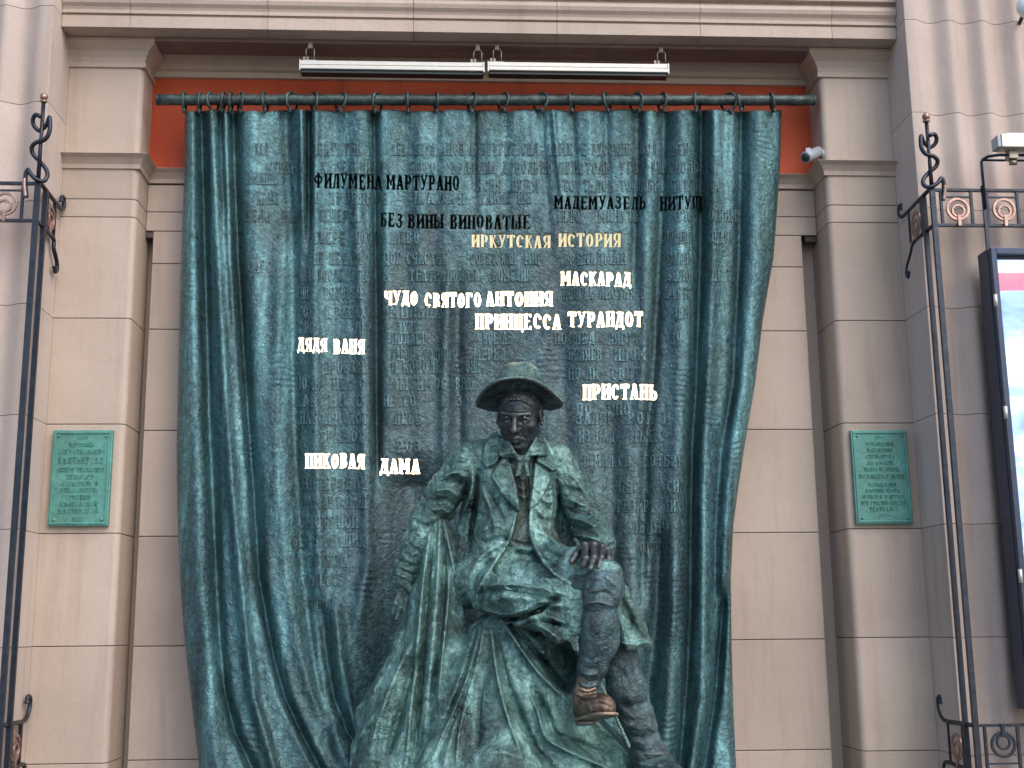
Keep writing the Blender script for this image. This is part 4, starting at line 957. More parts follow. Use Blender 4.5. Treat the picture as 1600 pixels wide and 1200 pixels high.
mb = MB(); mb.bar((xpi, -0.452, zt_f+0.02), (xpi, -0.452, 0.6), 0.016, 0.012); mb.build('upright', M['iron'], fl)
# globe lamp at the corner of the frame
gp = A(1607, 10, -0.75)
gl_ = thing('globe_lamp', gp, 'white round globe lamp in the top right corner of the photo', 'lamp')
mb = MB(); mb.sphere(gp, 0.055, 28, 18); mb.build('globe', M['globe'], gl_)
mb = MB(); mb.tube([gp+Vector((0, 0, 0.05)), gp+Vector((0, 0, 0.10))], [0.03, 0.02], 14); mb.tube(crv([gp+Vector((0, 0, 0.09)), gp+Vector((0.04, 0.02, 0.16)), gp+Vector((0.14, 0.2, 0.2)), Vector((gp.x+0.2, -0.24, gp.z+0.16))]), 0.010, 8); mb.build('arm', M['iron'], gl_)
# ------------------------------------------------------------------ sculpting in a distance field
f32 = np.float32
class Vol:
    def __init__(s, lo, hi, h):
        s.lo = np.array(lo, f32); s.h = f32(h); s.n = np.ceil((np.array(hi)-np.array(lo))/h).astype(int)+1
        s.D = np.full(s.n, 0.5, f32); s.ax = [s.lo[i]+s.h*np.arange(s.n[i], dtype=f32) for i in range(3)]
    def sub(s, lo, hi):
        sl = []
        for i in range(3):
            a = int(max(0, math.floor((lo[i]-s.lo[i])/s.h))); b = int(min(s.n[i], math.ceil((hi[i]-s.lo[i])/s.h)+1))
            if b <= a: return None
            sl.append(slice(a, b))
        X, Y, Z = s.ax[0][sl[0]][:, None, None], s.ax[1][sl[1]][None, :, None], s.ax[2][sl[2]][None, None, :]
        return tuple(sl), X, Y, Z
    def merge(s, sl, d, k, mode):
        o = s.D[sl]
        if mode == 'add':
            if k > 0:
                hh = np.clip(k-np.abs(o-d), 0, None)/k; s.D[sl] = np.minimum(o, d)-hh*hh*k*f32(.25)
            else: s.D[sl] = np.minimum(o, d)
        else:
            if k > 0:
                hh = np.clip(k-np.abs(o+d), 0, None)/k; s.D[sl] = np.maximum(o, -d)+hh*hh*k*f32(.25)
            else: s.D[sl] = np.maximum(o, -d)
    def cone(s, a, b, ra, rb, k=0.02, mode='add', m=0.05):
        a = np.array(a, float); b = np.array(b, float); r = max(ra, rb)+k+m
        t = s.sub(np.minimum(a, b)-r, np.maximum(a, b)+r)
        if t is None: return
        sl, X, Y, Z = t; ab = b-a; L = max(float(ab@ab), 1e-9)
        px, py, pz = X-f32(a[0]), Y-f32(a[1]), Z-f32(a[2])
        u = np.clip((px*f32(ab[0])+py*f32(ab[1])+pz*f32(ab[2]))/f32(L), 0, 1)
        d = np.sqrt((px-u*f32(ab[0]))**2+(py-u*f32(ab[1]))**2+(pz-u*f32(ab[2]))**2)-(f32(ra)+u*f32(rb-ra))
        s.merge(sl, d, f32(k), mode)
    def chain(s, pts, rs, k=0.02, mode='add'):
        for i in range(len(pts)-1): s.cone(pts[i], pts[i+1], rs[i], rs[i+1], k, mode)
    def ell(s, c, r, k=0.02, mode='add', rot=None, m=0.05):
        c = np.array(c, float); r = np.array(r, float); e = r.max()+k+m
        t = s.sub(c-e, c+e)
        if t is None: return
        sl, X, Y, Z = t; p = [X-f32(c[0]), Y-f32(c[1]), Z-f32(c[2])]
        if rot is not None:
            Rm = np.array(rot, float).T; p = [p[0]*f32(Rm[i, 0])+p[1]*f32(Rm[i, 1])+p[2]*f32(Rm[i, 2]) for i in range(3)]
        q = [p[i]/f32(r[i]) for i in range(3)]; k0 = np.sqrt(q[0]**2+q[1]**2+q[2]**2)+f32(1e-6)
        g = [q[i]/f32(r[i]) for i in range(3)]; k1 = np.sqrt(g[0]**2+g[1]**2+g[2]**2)+f32(1e-6)
        s.merge(sl, k0*(k0-1)/k1, f32(k), mode)
    def tri(s, a, b, c, th, k=0.01, mode='add', m=0.04):
        """triangular sheet with half thickness th"""
        a, b, c = [np.array(v, float) for v in (a, b, c)]; r = th+k+m
        t = s.sub(np.minimum(np.minimum(a, b), c)-r, np.maximum(np.maximum(a, b), c)+r)
        if t is None: return
        sl, X, Y, Z = t
        nr = np.cross(b-a, a-c)
        def dots(o, v): return (X-f32(o[0]))*f32(v[0])+(Y-f32(o[1]))*f32(v[1])+(Z-f32(o[2]))*f32(v[2])
        def edge(o, e):
            u = np.clip(dots(o, e)/f32(e@e), 0, 1)
            return (X-f32(o[0])-u*f32(e[0]))**2+(Y-f32(o[1])-u*f32(e[1]))**2+(Z-f32(o[2])-u*f32(e[2]))**2
        ba, cb, ac = b-a, c-b, a-c
        sg = np.sign(dots(a, np.cross(ba, nr)))+np.sign(dots(b, np.cross(cb, nr)))+np.sign(dots(c, np.cross(ac, nr)))
        de = np.minimum(np.minimum(edge(a, ba), edge(b, cb)), edge(c, ac)); dp = dots(a, nr)**2/f32(nr@nr)
        d = np.sqrt(np.where(sg < 2.0, de, dp))-f32(th)
        s.merge(sl, d, f32(k), mode)
    def quad(s, a, b, c, d, th, k=0.01): s.tri(a, b, c, th, k); s.tri(a, c, d, th, k)
    def band(s, lim=0.05):
        i = np.nonzero(np.abs(s.D) < lim)
        P = np.stack([s.ax[0][i[0]], s.ax[1][i[1]], s.ax[2][i[2]]], -1)
        return i, P
    def smooth(s, it=1):
        for _ in range(it):
            for ax in range(3):
                D = s.D; a = np.roll(D, 1, ax); b = np.roll(D, -1, ax); s.D = (a+2*D+b)*f32(.25)
    def mesh(s, name, mat, parent, lattice_clip=True):
        D = s.D; D[0] = D[-1] = .5; D[:, 0] = D[:, -1] = .5; D[:, :, 0] = D[:, :, -1] = .5
        I = D < 0; n = s.n
        c = I[:-1, :-1, :-1].astype(np.int8)
        for dx in (0, 1):
            for dy in (0, 1):
                for dz in (0, 1):
                    if dx+dy+dz: c = c+I[dx:n[0]-1+dx, dy:n[1]-1+dy, dz:n[2]-1+dz]
        act = (c > 0) & (c < 8); ci = np.nonzero(act); K = len(ci[0])
        vid = np.full(act.shape, -1, np.int32); vid[ci] = np.arange(K)
        acc = np.zeros((K, 3), np.float64); cnt = np.zeros(K)
        cor = [(x, y, z) for x in (0, 1) for y in (0, 1) for z in (0, 1)]
        for a in cor:
            for ax in range(3):
                if a[ax]: continue
                b = list(a); b[ax] = 1
                da = D[ci[0]+a[0], ci[1]+a[1], ci[2]+a[2]]; db = D[ci[0]+b[0], ci[1]+b[1], ci[2]+b[2]]
                mk = (da < 0) != (db < 0); t = np.where(mk, da/(da-db+1e-20), 0)
                p = np.tile(np.array(a, float), (K, 1)); p[:, ax] = t
                acc[mk] += p[mk]; cnt += mk
        acc /= cnt[:, None]
        V = (acc+np.stack(ci, -1))*float(s.h)+s.lo
        Q = []
        for ax in range(3):
            s1 = [slice(0, None)]*3; s2 = [slice(0, None)]*3; s1[ax] = slice(0, n[ax]-1); s2[ax] = slice(1, None)
            A_, B_ = I[tuple(s1)], I[tuple(s2)]
            e = np.nonzero(A_ != B_); fl = A_[e]
            o1, o2 = [(1, 2), (2, 0), (0, 1)][ax]
            ok = (e[o1] > 0) & (e[o2] > 0) & (e[o1] < n[o1]-1) & (e[o2] < n[o2]-1)
            e = [q[ok] for q in e]; fl = fl[ok]
            def g(d1, d2):
                q = [x.copy() for x in e]; q[o1] = q[o1]-d1; q[o2] = q[o2]-d2; return vid[q[0], q[1], q[2]]
            f = np.stack([g(1, 1), g(0, 1), g(0, 0), g(1, 0)], -1)
            f = np.where(fl[:, None], f, f[:, ::-1]); Q.append(f)
        Q = np.concatenate(Q); Q = Q[(Q >= 0).all(1)]
        me = bpy.data.meshes.new(name)
        me.vertices.add(len(V)); me.vertices.foreach_set('co', V.astype(f32).ravel())
        me.loops.add(len(Q)*4); me.loops.foreach_set('vertex_index', Q.astype(np.int32).ravel())
        me.polygons.add(len(Q)); me.polygons.foreach_set('loop_start', np.arange(len(Q), dtype=np.int32)*4)
        me.update(calc_edges=True); me.validate(); me.polygons.foreach_set('use_smooth', np.ones(len(me.polygons), bool))
        return link(name, me, mat, parent)

# drawing maps in the plane of the facade: carved strokes and raised shapes, looked up by frontal position
MX0, MY0, MX1, MY1 = 540, 540, 1110, 1240
gxm, gym = np.meshgrid(np.arange(MX0, MX1, 1.0, dtype=f32), np.arange(MY0, MY1, 1.0, dtype=f32))
def polydist(pts):
    d = np.full(gxm.shape, 1e6, f32); tt = np.zeros(gxm.shape, f32); n = len(pts)-1
    for i in range(n):
        a, b = pts[i], pts[i+1]; ab = (b[0]-a[0], b[1]-a[1]); L = max(ab[0]**2+ab[1]**2, 1e-6)
        u = np.clip(((gxm-a[0])*ab[0]+(gym-a[1])*ab[1])/L, 0, 1)
        q = (gxm-a[0]-u*ab[0])**2+(gym-a[1]-u*ab[1])**2; mk = q < d; d = np.where(mk, q, d); tt = np.where(mk, (i+u)/n, tt)
    return np.sqrt(d), tt
def smoothpts(pts, n=6):
    return [(p.x, p.y) for p in crv([(a, b, 0) for a, b in pts], n)] if len(pts) > 2 else pts
def strokes(lst, sharp=1.5):
    m_ = np.zeros(gxm.shape, f32)
    for pts, wd, amp in lst:
        x0 = min(p[0] for p in pts)-wd*4; x1 = max(p[0] for p in pts)+wd*4
        y0 = min(p[1] for p in pts)-wd*4; y1 = max(p[1] for p in pts)+wd*4
        sl = (slice(int(max(0, y0-MY0)), int(max(0, y1-MY0))), slice(int(max(0, x0-MX0)), int(max(0, x1-MX0))))
        P = smoothpts(pts, 4); n = len(P)-1
        gx, gy = gxm[sl], gym[sl]; d = np.full(gx.shape, 1e6, f32); tt = np.zeros(gx.shape, f32)
        for i in range(n):
            a, b = P[i], P[i+1]; ab = (b[0]-a[0], b[1]-a[1]); L = max(ab[0]**2+ab[1]**2, 1e-6)
            u = np.clip(((gx-a[0])*ab[0]+(gy-a[1])*ab[1])/L, 0, 1)
            q = (gx-a[0]-u*ab[0])**2+(gy-a[1]-u*ab[1])**2; mk = q < d; d = np.where(mk, q, d); tt = np.where(mk, (i+u)/n, tt)
        d = np.sqrt(d); tap = np.clip(np.sin(np.pi*np.clip(tt*.9+.05, 0, 1))*1.6, 0, 1)
        m_[sl] += amp*tap*np.exp(-(d/wd)**sharp)
    return m_
def polysd(poly):
    """signed px distance, negative inside"""
    d, _ = polydist(poly+[poly[0]]); ins = np.zeros(gxm.shape, bool)
    for i in range(len(poly)):
        (x1, y1), (x2, y2) = poly[i], poly[(i+1) % len(poly)]
        c = ((y1 > gym) != (y2 > gym)) & (gxm < (x2-x1)*(gym-y1)/((y2-y1) if y2 != y1 else 1e-6)+x1); ins ^= c
    return np.where(ins, -d, d)
def look(mp, P):
    px, py = project(P); px = np.clip(px-MX0, 0, gxm.shape[1]-1.01); py = np.clip(py-MY0, 0, gxm.shape[0]-1.01)
    i, j = px.astype(int), py.astype(int); fx, fy = px-i, py-j
    return mp[j, i]*(1-fx)*(1-fy)+mp[j, i+1]*fx*(1-fy)+mp[j+1, i]*(1-fx)*fy+mp[j+1, i+1]*fx*fy
def fbm(P, s, seed=0, oct_=3, ridge=False):
    rng = np.random.RandomState(seed); r = np.zeros(len(P), f32); a = 1.0
    for o in range(oct_):
        acc = np.zeros(len(P), f32)
        for k in range(4):
            v = rng.normal(size=3); v /= np.linalg.norm(v); v *= s*(2**o)*rng.uniform(.7, 1.4); ph = rng.uniform(0, 6.28)
            w_ = rng.normal(size=3); w_ *= s*(2**o)*.5/np.linalg.norm(w_)
            acc += np.sin(P@v.astype(f32)+f32(ph)+1.3*np.sin(P@w_.astype(f32)+f32(ph*2)))
        acc /= 2.2
        r += f32(a)*((1-np.abs(acc)*1.4) if ridge else acc); a *= .55
    return r
def arcs(box, n, seed, amp, wd):
    """short curved tool marks scattered over the modelling"""
    rn = random.Random(seed); L = []
    for q in range(n):
        x, y = rn.uniform(box[0], box[2]), rn.uniform(box[1], box[3]); a = rn.uniform(-.9, .9)+(3.14 if rn.random() < .5 else 0); r = rn.uniform(4, 10); bend = rn.uniform(.3, 1.3)*rn.choice((-1, 1))
        pts = [(x+r*k*math.cos(a+bend*k*.5), y+r*k*math.sin(a+bend*k*.5)) for k in (-1, -.4, .3, 1)]
        L.append((pts, wd*rn.uniform(.8, 1.3), amp*rn.choice((-1, -1, .8))*rn.uniform(.5, 1.2)))
    return strokes(L, 1.6)
W = lambda px, py, Y: at(px, py, Y)

# ------------------------------------------------------------------ the draped seat
seat = thing('draped_seat', tuple(at(790, 1200, -0.6)), 'bronze seat and chair back covered with falling drapery under the seated figure', 'draped seat')
v = Vol(at(545, 1240, -0.3)-np.array([0, 1.3, 0.0]), at(1085, 790, 0.0)+np.array([0, 0.12, 0.02]), 0.0062)
v.chain([W(690, 826, -.47), W(689, 860, -.48), W(686, 930, -.50), W(682, 1010, -.55)], [.048, .075, .105, .14], .05)
v.chain([W(652, 1010, -.50), W(640, 1100, -.50), W(625, 1240, -.52)], [.10, .16, .24], .10)
v.chain([W(668, 940, -.50), W(652, 1010, -.48)], [.06, .09], .06)
v.ell(W(805, 1085, -.58), (.36, .36, .28), .10)
v.ell(W(800, 1010, -.55), (.235, .27, .09), .06)
for bx, by, bY, r in ((625, 1240, -.62, .16), (700, 1240, -.86, .17), (790, 1240, -.98, .17), (880, 1240, -.90, .16), (965, 1245, -.72, .12)):
    v.cone(W(790, 1020, -.62), W(bx, by, bY), .14, r, .08)
v.cone(W(860, 1130, -.75), W(1000, 1215, -.62), .12, .10, .06)
v.cone(W(590, 1165, -.30), W(548, 1245, -.25), .10, .12, .08)
v.cone(W(655, 1000, -.36), W(590, 1120, -.28), .05, .10, .05)
v.ell(W(892, 1032, -1.0), (.095, .46, .135), .03, 'cut')
v.ell(W(960, 1120, -.95), (.05, .26, .10), .03, 'cut')
st = strokes([
 ([(672, 830), (662, 900), (653, 1000), (643, 1100), (634, 1200)], 4, .030), ([(678, 830), (670, 905), (663, 1000), (655, 1100), (648, 1180)], 4, -.038),
 ([(686, 822), (684, 900), (677, 1000), (668, 1090)], 5, .014), ([(692, 835), (694, 900), (687, 1000), (678, 1080), (668, 1150)], 4.5, -.032),
 ([(694, 820), (708, 880), (720, 940), (727, 972)], 3, .022), ([(702, 890), (699, 950), (691, 1020), (683, 1100)], 3.5, .028),
 ([(684, 812), (681, 860), (676, 930)], 2.2, -.014), ([(690, 812), (692, 860)], 2, -.012),
 ([(735, 975), (722, 1020), (703, 1085), (680, 1160)], 14, -.016),
 ([(750, 980), (735, 1040), (722, 1080), (700, 1130), (675, 1185)], 2.6, .030), ([(756, 984), (742, 1045), (729, 1090), (718, 1140), (713, 1195)], 2.6, .030),
 ([(745, 985), (729, 1045), (712, 1090), (690, 1140)], 2.8, -.026), ([(751, 1000), (738, 1055), (726, 1100), (712, 1150)], 2.4, -.022),
 ([(764, 985), (758, 1050), (750, 1110), (747, 1180)], 6, -.024), ([(768, 985), (776, 1050), (790, 1110), (815, 1180)], 3.2, .026),
 ([(774, 985), (786, 1040), (805, 1100), (835, 1170)], 6, -.030), ([(760, 1000), (757, 1060), (752, 1130)], 3.5, .014),
 ([(790, 978), (815, 1015), (845, 1055), (890, 1098)], 3.0, .034), ([(800, 978), (830, 1010), (862, 1050), (892, 1085)], 5, -.034),
 ([(785, 985), (800, 1030), (828, 1080), (862, 1130)], 8, -.020),
 ([(822, 1070), (840, 1110), (852, 1150), (880, 1170), (930, 1192), (970, 1210)], 3.2, .034), ([(832, 1070), (852, 1110), (866, 1145), (900, 1160), (950, 1180)], 6, -.028),
 ([(805, 1090), (822, 1140), (845, 1180), (880, 1215)], 8, -.022), ([(905, 1100), (935, 1130), (975, 1170), (1005, 1205)], 7, .026),
 ([(648, 1000), (625, 1040), (600, 1100), (575, 1180)], 7, .034), ([(655, 1020), (638, 1070), (620, 1130), (600, 1200)], 7, -.040),
 ([(640, 1060), (635, 1120), (615, 1190)], 5, .020), ([(660, 1120), (650, 1170), (640, 1215)], 6, -.02), ([(715, 1120), (700, 1170), (690, 1215)], 6, .016),
 ([(588, 1110), (572, 1135), (556, 1160)], 5, .02), ([(730, 1180), (790, 1176), (850, 1200)], 5, .012)], 1.6)
i, P = v.band(0.05); v.D[i] -= look(st+arcs((545, 960, 1060, 1225), 520, 9, .0045, 1.6), P)+0.0030*fbm(P, 42, 3, 3)
v.cone(W(938, 1066, -.93), W(983, 1166, -.93), .006, .008, .004)
v.mesh('drapery', M['statue'], seat)

# ------------------------------------------------------------------ the seated figure
man = thing('seated_statue', tuple(at(820, 985, -0.6)), 'green bronze statue of a seated man in brimmed hat and open coat, legs crossed', 'statue')
# head frame
HS = 1.27
Hc = W(812, 650, -.60)
yawh, pit, rol = R(15), R(21), R(-4)
fw = np.array([-math.sin(yawh)*math.cos(pit), -math.cos(yawh)*math.cos(pit), -math.sin(pit)])
rg = np.cross(fw, np.array([0, 0, 1.0])); rg /= np.linalg.norm(rg)
upv = np.cross(-fw, rg); 
if upv[2] < 0: upv = -upv
if rg[0] < 0: rg = -rg
rg2 = rg*math.cos(rol)+upv*math.sin(rol); up2 = upv*math.cos(rol)-rg*math.sin(rol); rg, upv = rg2, up2
HR = np.stack([rg, fw, upv], 1)          # columns: right(+x), forward, up
def hp(x, y, z): return Hc+HS*(rg*x+fw*y+upv*z)
def hr(*r): return tuple(HS*q for q in r)
b = Vol(at(605, 985, -0.3)+np.array([0, -0.85, 0]), at(975, 560, -0.2), 0.0034)
E_ = lambda x, y, z, rx, ry, rz, k=.012, mode='add': b.ell(hp(x, y, z), hr(rx, ry, rz), k*HS, mode, HR)
C_ = lambda a, c, ra, rb, k=.008, mode='add': b.cone(hp(*a), hp(*c), ra*HS, rb*HS, k*HS, mode)
E_(0, -.022, .045, .074, .094, .080); E_(0, .012, -.015, .064, .076, .080, .03)
E_(0, .030, -.062, .047, .052, .040, .03); E_(0, .066, -.096, .020, .017, .017, .022); C_((-.050, -.01, -.055), (-.018, .055, -.095), .020, .016, .025); C_((.050, -.01, -.055), (.018, .055, -.095), .020, .016, .025)
for s_ in (-1, 1):
    E_(s_*.045, .052, -.020, .022, .020, .018, .022)                  # cheekbone
    C_((s_*.010, .087, .022), (s_*.047, .071, .024), .0085, .007, .008)   # brow
    E_(s_*.030, .090, .003, .019, .024, .0135, .007, 'cut')
    E_(s_*.031, .0640, .001, .0155, .0145, .0120, .002)
    C_((s_*.014, .076, .006), (s_*.031, .083, .0125), .0035, .004, .004); C_((s_*.031, .083, .0125), (s_*.049, .070, .005), .004, .003, .004)
    C_((s_*.015, .075, .000), (s_*.031, .0795, -.0065), .0025, .003, .004); C_((s_*.031, .0795, -.0065), (s_*.047, .070, -.001), .003, .0025, .004)
    E_(s_*.0115, .092, -.033, .0075, .010, .007, .006)                # nostril wing
    E_(s_*.0065, .098, -.0405, .0032, .005, .003, .002, 'cut')
    C_((s_*.019, .089, -.036), (s_*.030, .074, -.060), .0012, .0012, .006, 'cut')   # cheek fold
    # ear
    E_(s_*.076, -.006, -.002, .010, .019, .031, .006); E_(s_*.082, .000, .004, .006, .010, .018, .004, 'cut'); C_((s_*.080, .004, -.024), (s_*.079, -.002, -.028), .006, .006, .006)
C_((0, .086, .020), (0, .108, -.026), .0085, .0115, .012); E_(0, .108, -.030, .0115, .0115, .010, .006); C_((0, .092, -.046), (0, .09, -.054), .003, .003, .006, 'cut')
C_((-.021, .077, -.0635), (0, .090, -.0585), .0045, .0065, .006); C_((0, .090, -.0585), (.021, .077, -.0635), .0065, .0045, .006)
C_((-.017, .077, -.0705), (0, .087, -.0725), .005, .0078, .006); C_((0, .087, -.0725), (.017, .077, -.0705), .0078, .005, .006)
C_((-.024, .083, -.0665), (.024, .083, -.0665), .0009, .0009, .002, 'cut'); C_((-.013, .086, -.085), (.013, .086, -.085), .002, .002, .008, 'cut')
# neck, core of the body and both arms, so the figure is one continuous body
b.cone(hp(0, -.030, -.06), W(817, 706, -.50), .062*HS, .072*HS, .03); b.cone(hp(0, .0, -.06), W(817, 715, -.56), .045*HS, .055*HS, .03)
b.cone(W(740, 725, -.50), W(868, 728, -.50), .06, .06, .04); b.ell(W(805, 775, -.51), (.19, .13, .20), .06); b.ell(W(810, 860, -.54), (.17, .13, .17), .06)
b.chain([W(730, 730, -.50), W(675, 808, -.42), W(634, 903, -.42)], [.058, .05, .034], .03)
b.chain([W(874, 735, -.50), W(925, 825, -.58), W(932, 853, -.86)], [.056, .05, .036], .03)
# right hand (on the left in the view), hanging over the chair back
Yh = -.44
b.chain([W(632, 903, -.42), W(630, 920, -.43)], [.036, .032], .02)
b.ell(W(631, 925, Yh), (.034, .026, .036), .018)
for pts, r0, r1 in (([(624, 928), (619, 944), (614, 958)], .0125, .0085), ([(629, 932), (625, 950), (620, 967)], .0130, .009), ([(635, 934), (633, 953), (631, 972)], .0125, .009), ([(641, 931), (643, 950), (643, 972)], .0125, .0085)):
    y_ = Yh-.012; P3 = [W(pts[0][0], pts[0][1], y_), W(pts[1][0], pts[1][1], y_-.022), W(pts[2][0], pts[2][1], y_-.012)]
    b.chain(P3, [r0, (r0+r1)/2+.001, r1], .004)
b.chain([W(638, 916, Yh-.02), W(648, 932, Yh-.045), W(650, 950, Yh-.045)], [.016, .0125, .010], .005)
# left hand on the knee
b.ell(W(928, 860, -.93), (.055, .055, .034), .02)
for x0, x1, x2, y0, y1, y2, Y0, Y1, Y2, r in ((914, 915, 911, 853, 872, 884, -.985, -1.055, -1.06, .0165), (928, 928, 922, 852, 872, 888, -.995, -1.065, -1.075, .0165), (940, 939, 935, 855, 872, 886, -.99, -1.055, -1.07, .0150), (950, 951, 948, 859, 873, 884, -.98, -1.035, -1.05, .0135)):
    b.chain([W(x0, y0, Y0+.03), W(x0, y0, Y0), W(x1, y1, Y1), W(x2, y2, Y2)], [r*.9, r, r*.92, r*.78], .004)
    b.ell(W(x0, y0-1, Y0-.006), (r*.95, r*.95, r*.85), .004)
b.chain([W(908, 858, -.93), W(899, 868, -.985), W(893, 877, -1.01)], [.019, .0155, .0125], .005)
i, P = b.band(0.03); b.D[i] -= 0.0010*fbm(P, 90, 11, 2)
bmh = b.mesh('body', M['dark_bronze'], man).data; bmh.materials.append(M['statue'])
cc = np.empty(len(bmh.polygons)*3, f32); bmh.polygons.foreach_get('center', cc); cc = cc.reshape(-1, 3)
bmh.polygons.foreach_set('material_index', ((cc[:, 0] < at(690, 930, -.45)[0])).astype(np.int32))

# hat: crown, drooping brim, band
hc = W(812, 627, -.60)
h = Vol(at(725, 672, -.6)+np.array([0, -.30, 0]), at(900, 545, -.45)+np.array([0, .28, 0.02]), 0.0040)
hup = np.array([0.03, math.sin(R(8)), math.cos(R(8))]); hup /= np.linalg.norm(hup)      # tipped back, so the brim shows its underside
hfw = np.array([-math.sin(R(10)), -math.cos(R(10)), 0.0]); hfw -= hup*(hfw@hup); hfw /= np.linalg.norm(hfw)
hrt = np.cross(hfw, hup); hrt = hrt if hrt[0] > 0 else -hrt
X, Y, Z = h.ax[0][:, None, None], h.ax[1][None, :, None], h.ax[2][None, None, :]
q = [(X-f32(hc[0]))*f32(a[0])+(Y-f32(hc[1]))*f32(a[1])+(Z-f32(hc[2]))*f32(a[2]) for a in (hrt, hfw, hup)]
ex, ey = q[0]/f32(1.0), q[1]/f32(1.12)
rr = np.sqrt(ex**2+ey**2)+f32(1e-5); an = np.arctan2(ey, ex)
ri = .100; ro = 0.188
wave = (-0.024*np.cos(2*an)-0.004*np.sin(3*an)+0.003*np.cos(5*an+1))     # brim drops at the sides, lifts in front
u = np.clip((rr-ri)/(ro-ri), 0, 1.15)
zb_ = 0.004+u*(wave-0.006)+0.012*u*u
d = np.maximum(np.abs(q[2]-zb_)-f32(.0065), rr-f32(ro)); d = np.maximum(d, f32(ri-.012)-rr)
h.D = np.minimum(h.D, d.astype(f32)*f32(.85)); 
lipz = 0.004+(wave-0.006)+0.012
dl = np.sqrt((rr-f32(ro))**2+(q[2]-lipz)**2)-f32(.0085); hh = np.clip(.006-np.abs(h.D-dl), 0, None)/.006; h.D = np.minimum(h.D, dl.astype(f32))-(hh*hh*.006*.25).astype(f32)
tz = np.clip(q[2]/f32(.150), -.1, 1.3)
rad = .108-.012*tz-.018*np.clip(tz-.6, 0, 1)**1.5*2.0
cr = np.maximum(rr-rad, np.abs(q[2]-f32(.062))-f32(.075))
ellc = ((np.abs(q[0]/f32(.112))**2.4+np.abs(q[1]/f32(.125))**2.4+np.abs((q[2]-f32(.03))/f32(.146))**2.4)**f32(1/2.4)-1)*f32(.105)
dent = np.exp(-((q[0]/f32(.03))**2))*np.clip((q[2]-f32(.10))/f32(.04), 0, 1)*f32(.002)
cr = np.maximum(np.maximum(rr-rad, ellc), -(q[2]+f32(.004)))+dent+f32(.004)*np.exp(-((q[2]-f32(.052))/f32(.004))**2)
inner = np.maximum(rr-f32(.094), np.maximum(q[2]-f32(.06), -q[2]-f32(.10)))
cr = np.maximum(cr, -inner)
k_ = f32(.012); hh = np.clip(k_-np.abs(h.D-cr), 0, None)/k_; h.D = (np.minimum(h.D, cr)-hh*hh*k_*f32(.25)).astype(f32)
i, P = h.band(0.03); h.D[i] -= 0.0022*fbm(P, 45, 21, 3)
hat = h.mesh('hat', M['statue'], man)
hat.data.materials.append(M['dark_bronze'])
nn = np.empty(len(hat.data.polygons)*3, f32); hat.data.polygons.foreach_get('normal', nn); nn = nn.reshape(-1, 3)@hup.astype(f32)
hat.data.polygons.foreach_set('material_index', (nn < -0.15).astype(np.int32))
hv_ = Vol(np.array(hp(0, 0, .03))-.16, np.array(hp(0, 0, .06))+.16, 0.0040)
hv_.ell(hp(0, -.020, .050), hr(.080, .098, .078), 0.0, 'add', HR); hv_.ell(hp(0, .085, .010), hr(.066, .075, .062), .006, 'cut', HR); hv_.ell(hp(0, -.02, -.06), hr(.11, .15, .055), .006, 'cut', HR)
i, P = hv_.band(0.03); hv_.D[i] -= 0.0018*fbm(P, 160, 77, 2, True)
hv_.mesh('hair', M['dark_bronze'], man)

# coat with sleeves, lapels and tails
c = Vol(at(600, 1030, -.6)+np.array([0, -.62, 0]), at(1040, 662, -.2), 0.0046)
c.ell(W(805, 768, -.51), (.205, .165, .225), .05); c.ell(W(800, 850, -.55), (.195, .160, .19), .06); c.cone(W(742, 790, -.44), W(722, 900, -.48), .055, .075, .05); c.cone(W(868, 780, -.42), W(880, 880, -.46), .055, .07, .05)
c.chain([W(800, 702, -.47), W(738, 718, -.49)], [.070, .080], .04); c.chain([W(828, 702, -.47), W(868, 722, -.49)], [.066, .078], .04)
c.chain([W(728, 726, -.49), W(700, 768, -.46), W(672, 810, -.42), W(652, 855, -.42), W(634, 897, -.42)], [.088, .088, .080, .068, .060], .03)
c.chain([W(874, 728, -.50), W(898, 775, -.51), W(922, 822, -.56), W(934, 846, -.74), W(936, 853, -.86)], [.082, .080, .076, .068, .056], .03)
c.cone(W(634, 897, -.42), W(631, 907, -.42), .062, .060, .004)
c.ell(W(628, 925, -.42), (.05, .05, .035), .006, 'cut')
c.ell(W(800, 915, -.58), (.215, .17, .095), .06)
# tails over the thigh
c.chain([W(745, 910, -.55), W(800, 927, -.76), W(870, 930, -.90), W(915, 935, -.98)], [.105, .105, .092, .070], .05)
c.chain([W(760, 945, -.70), W(820, 960, -.84), W(875, 985, -.93)], [.055, .055, .035], .03)
c.quad(W(790, 925, -.90), W(905, 930, -1.03), W(912, 985, -1.02), W(872, 1000, -.98), .012, .02); c.tri(W(790, 925, -.90), W(872, 1000, -.98), W(838, 978, -.93), .012, .02)
c.quad(W(925, 895, -1.02), W(960, 893, -1.04), W(1012, 1005, -.97), W(981, 1010, -1.02), .014, .012); c.quad(W(960, 893, -1.04), W(968, 905, -.95), W(1014, 1003, -.90), W(1012, 1005, -.97), .014, .012)
c.chain([W(850, 880, -.66), W(900, 892, -.90), W(945, 897, -1.03)], [.10, .085, .062], .04)
c.chain([W(735, 880, -.50), W(728, 930, -.55)], [.06, .05], .05)
i, P = c.band(0.06)
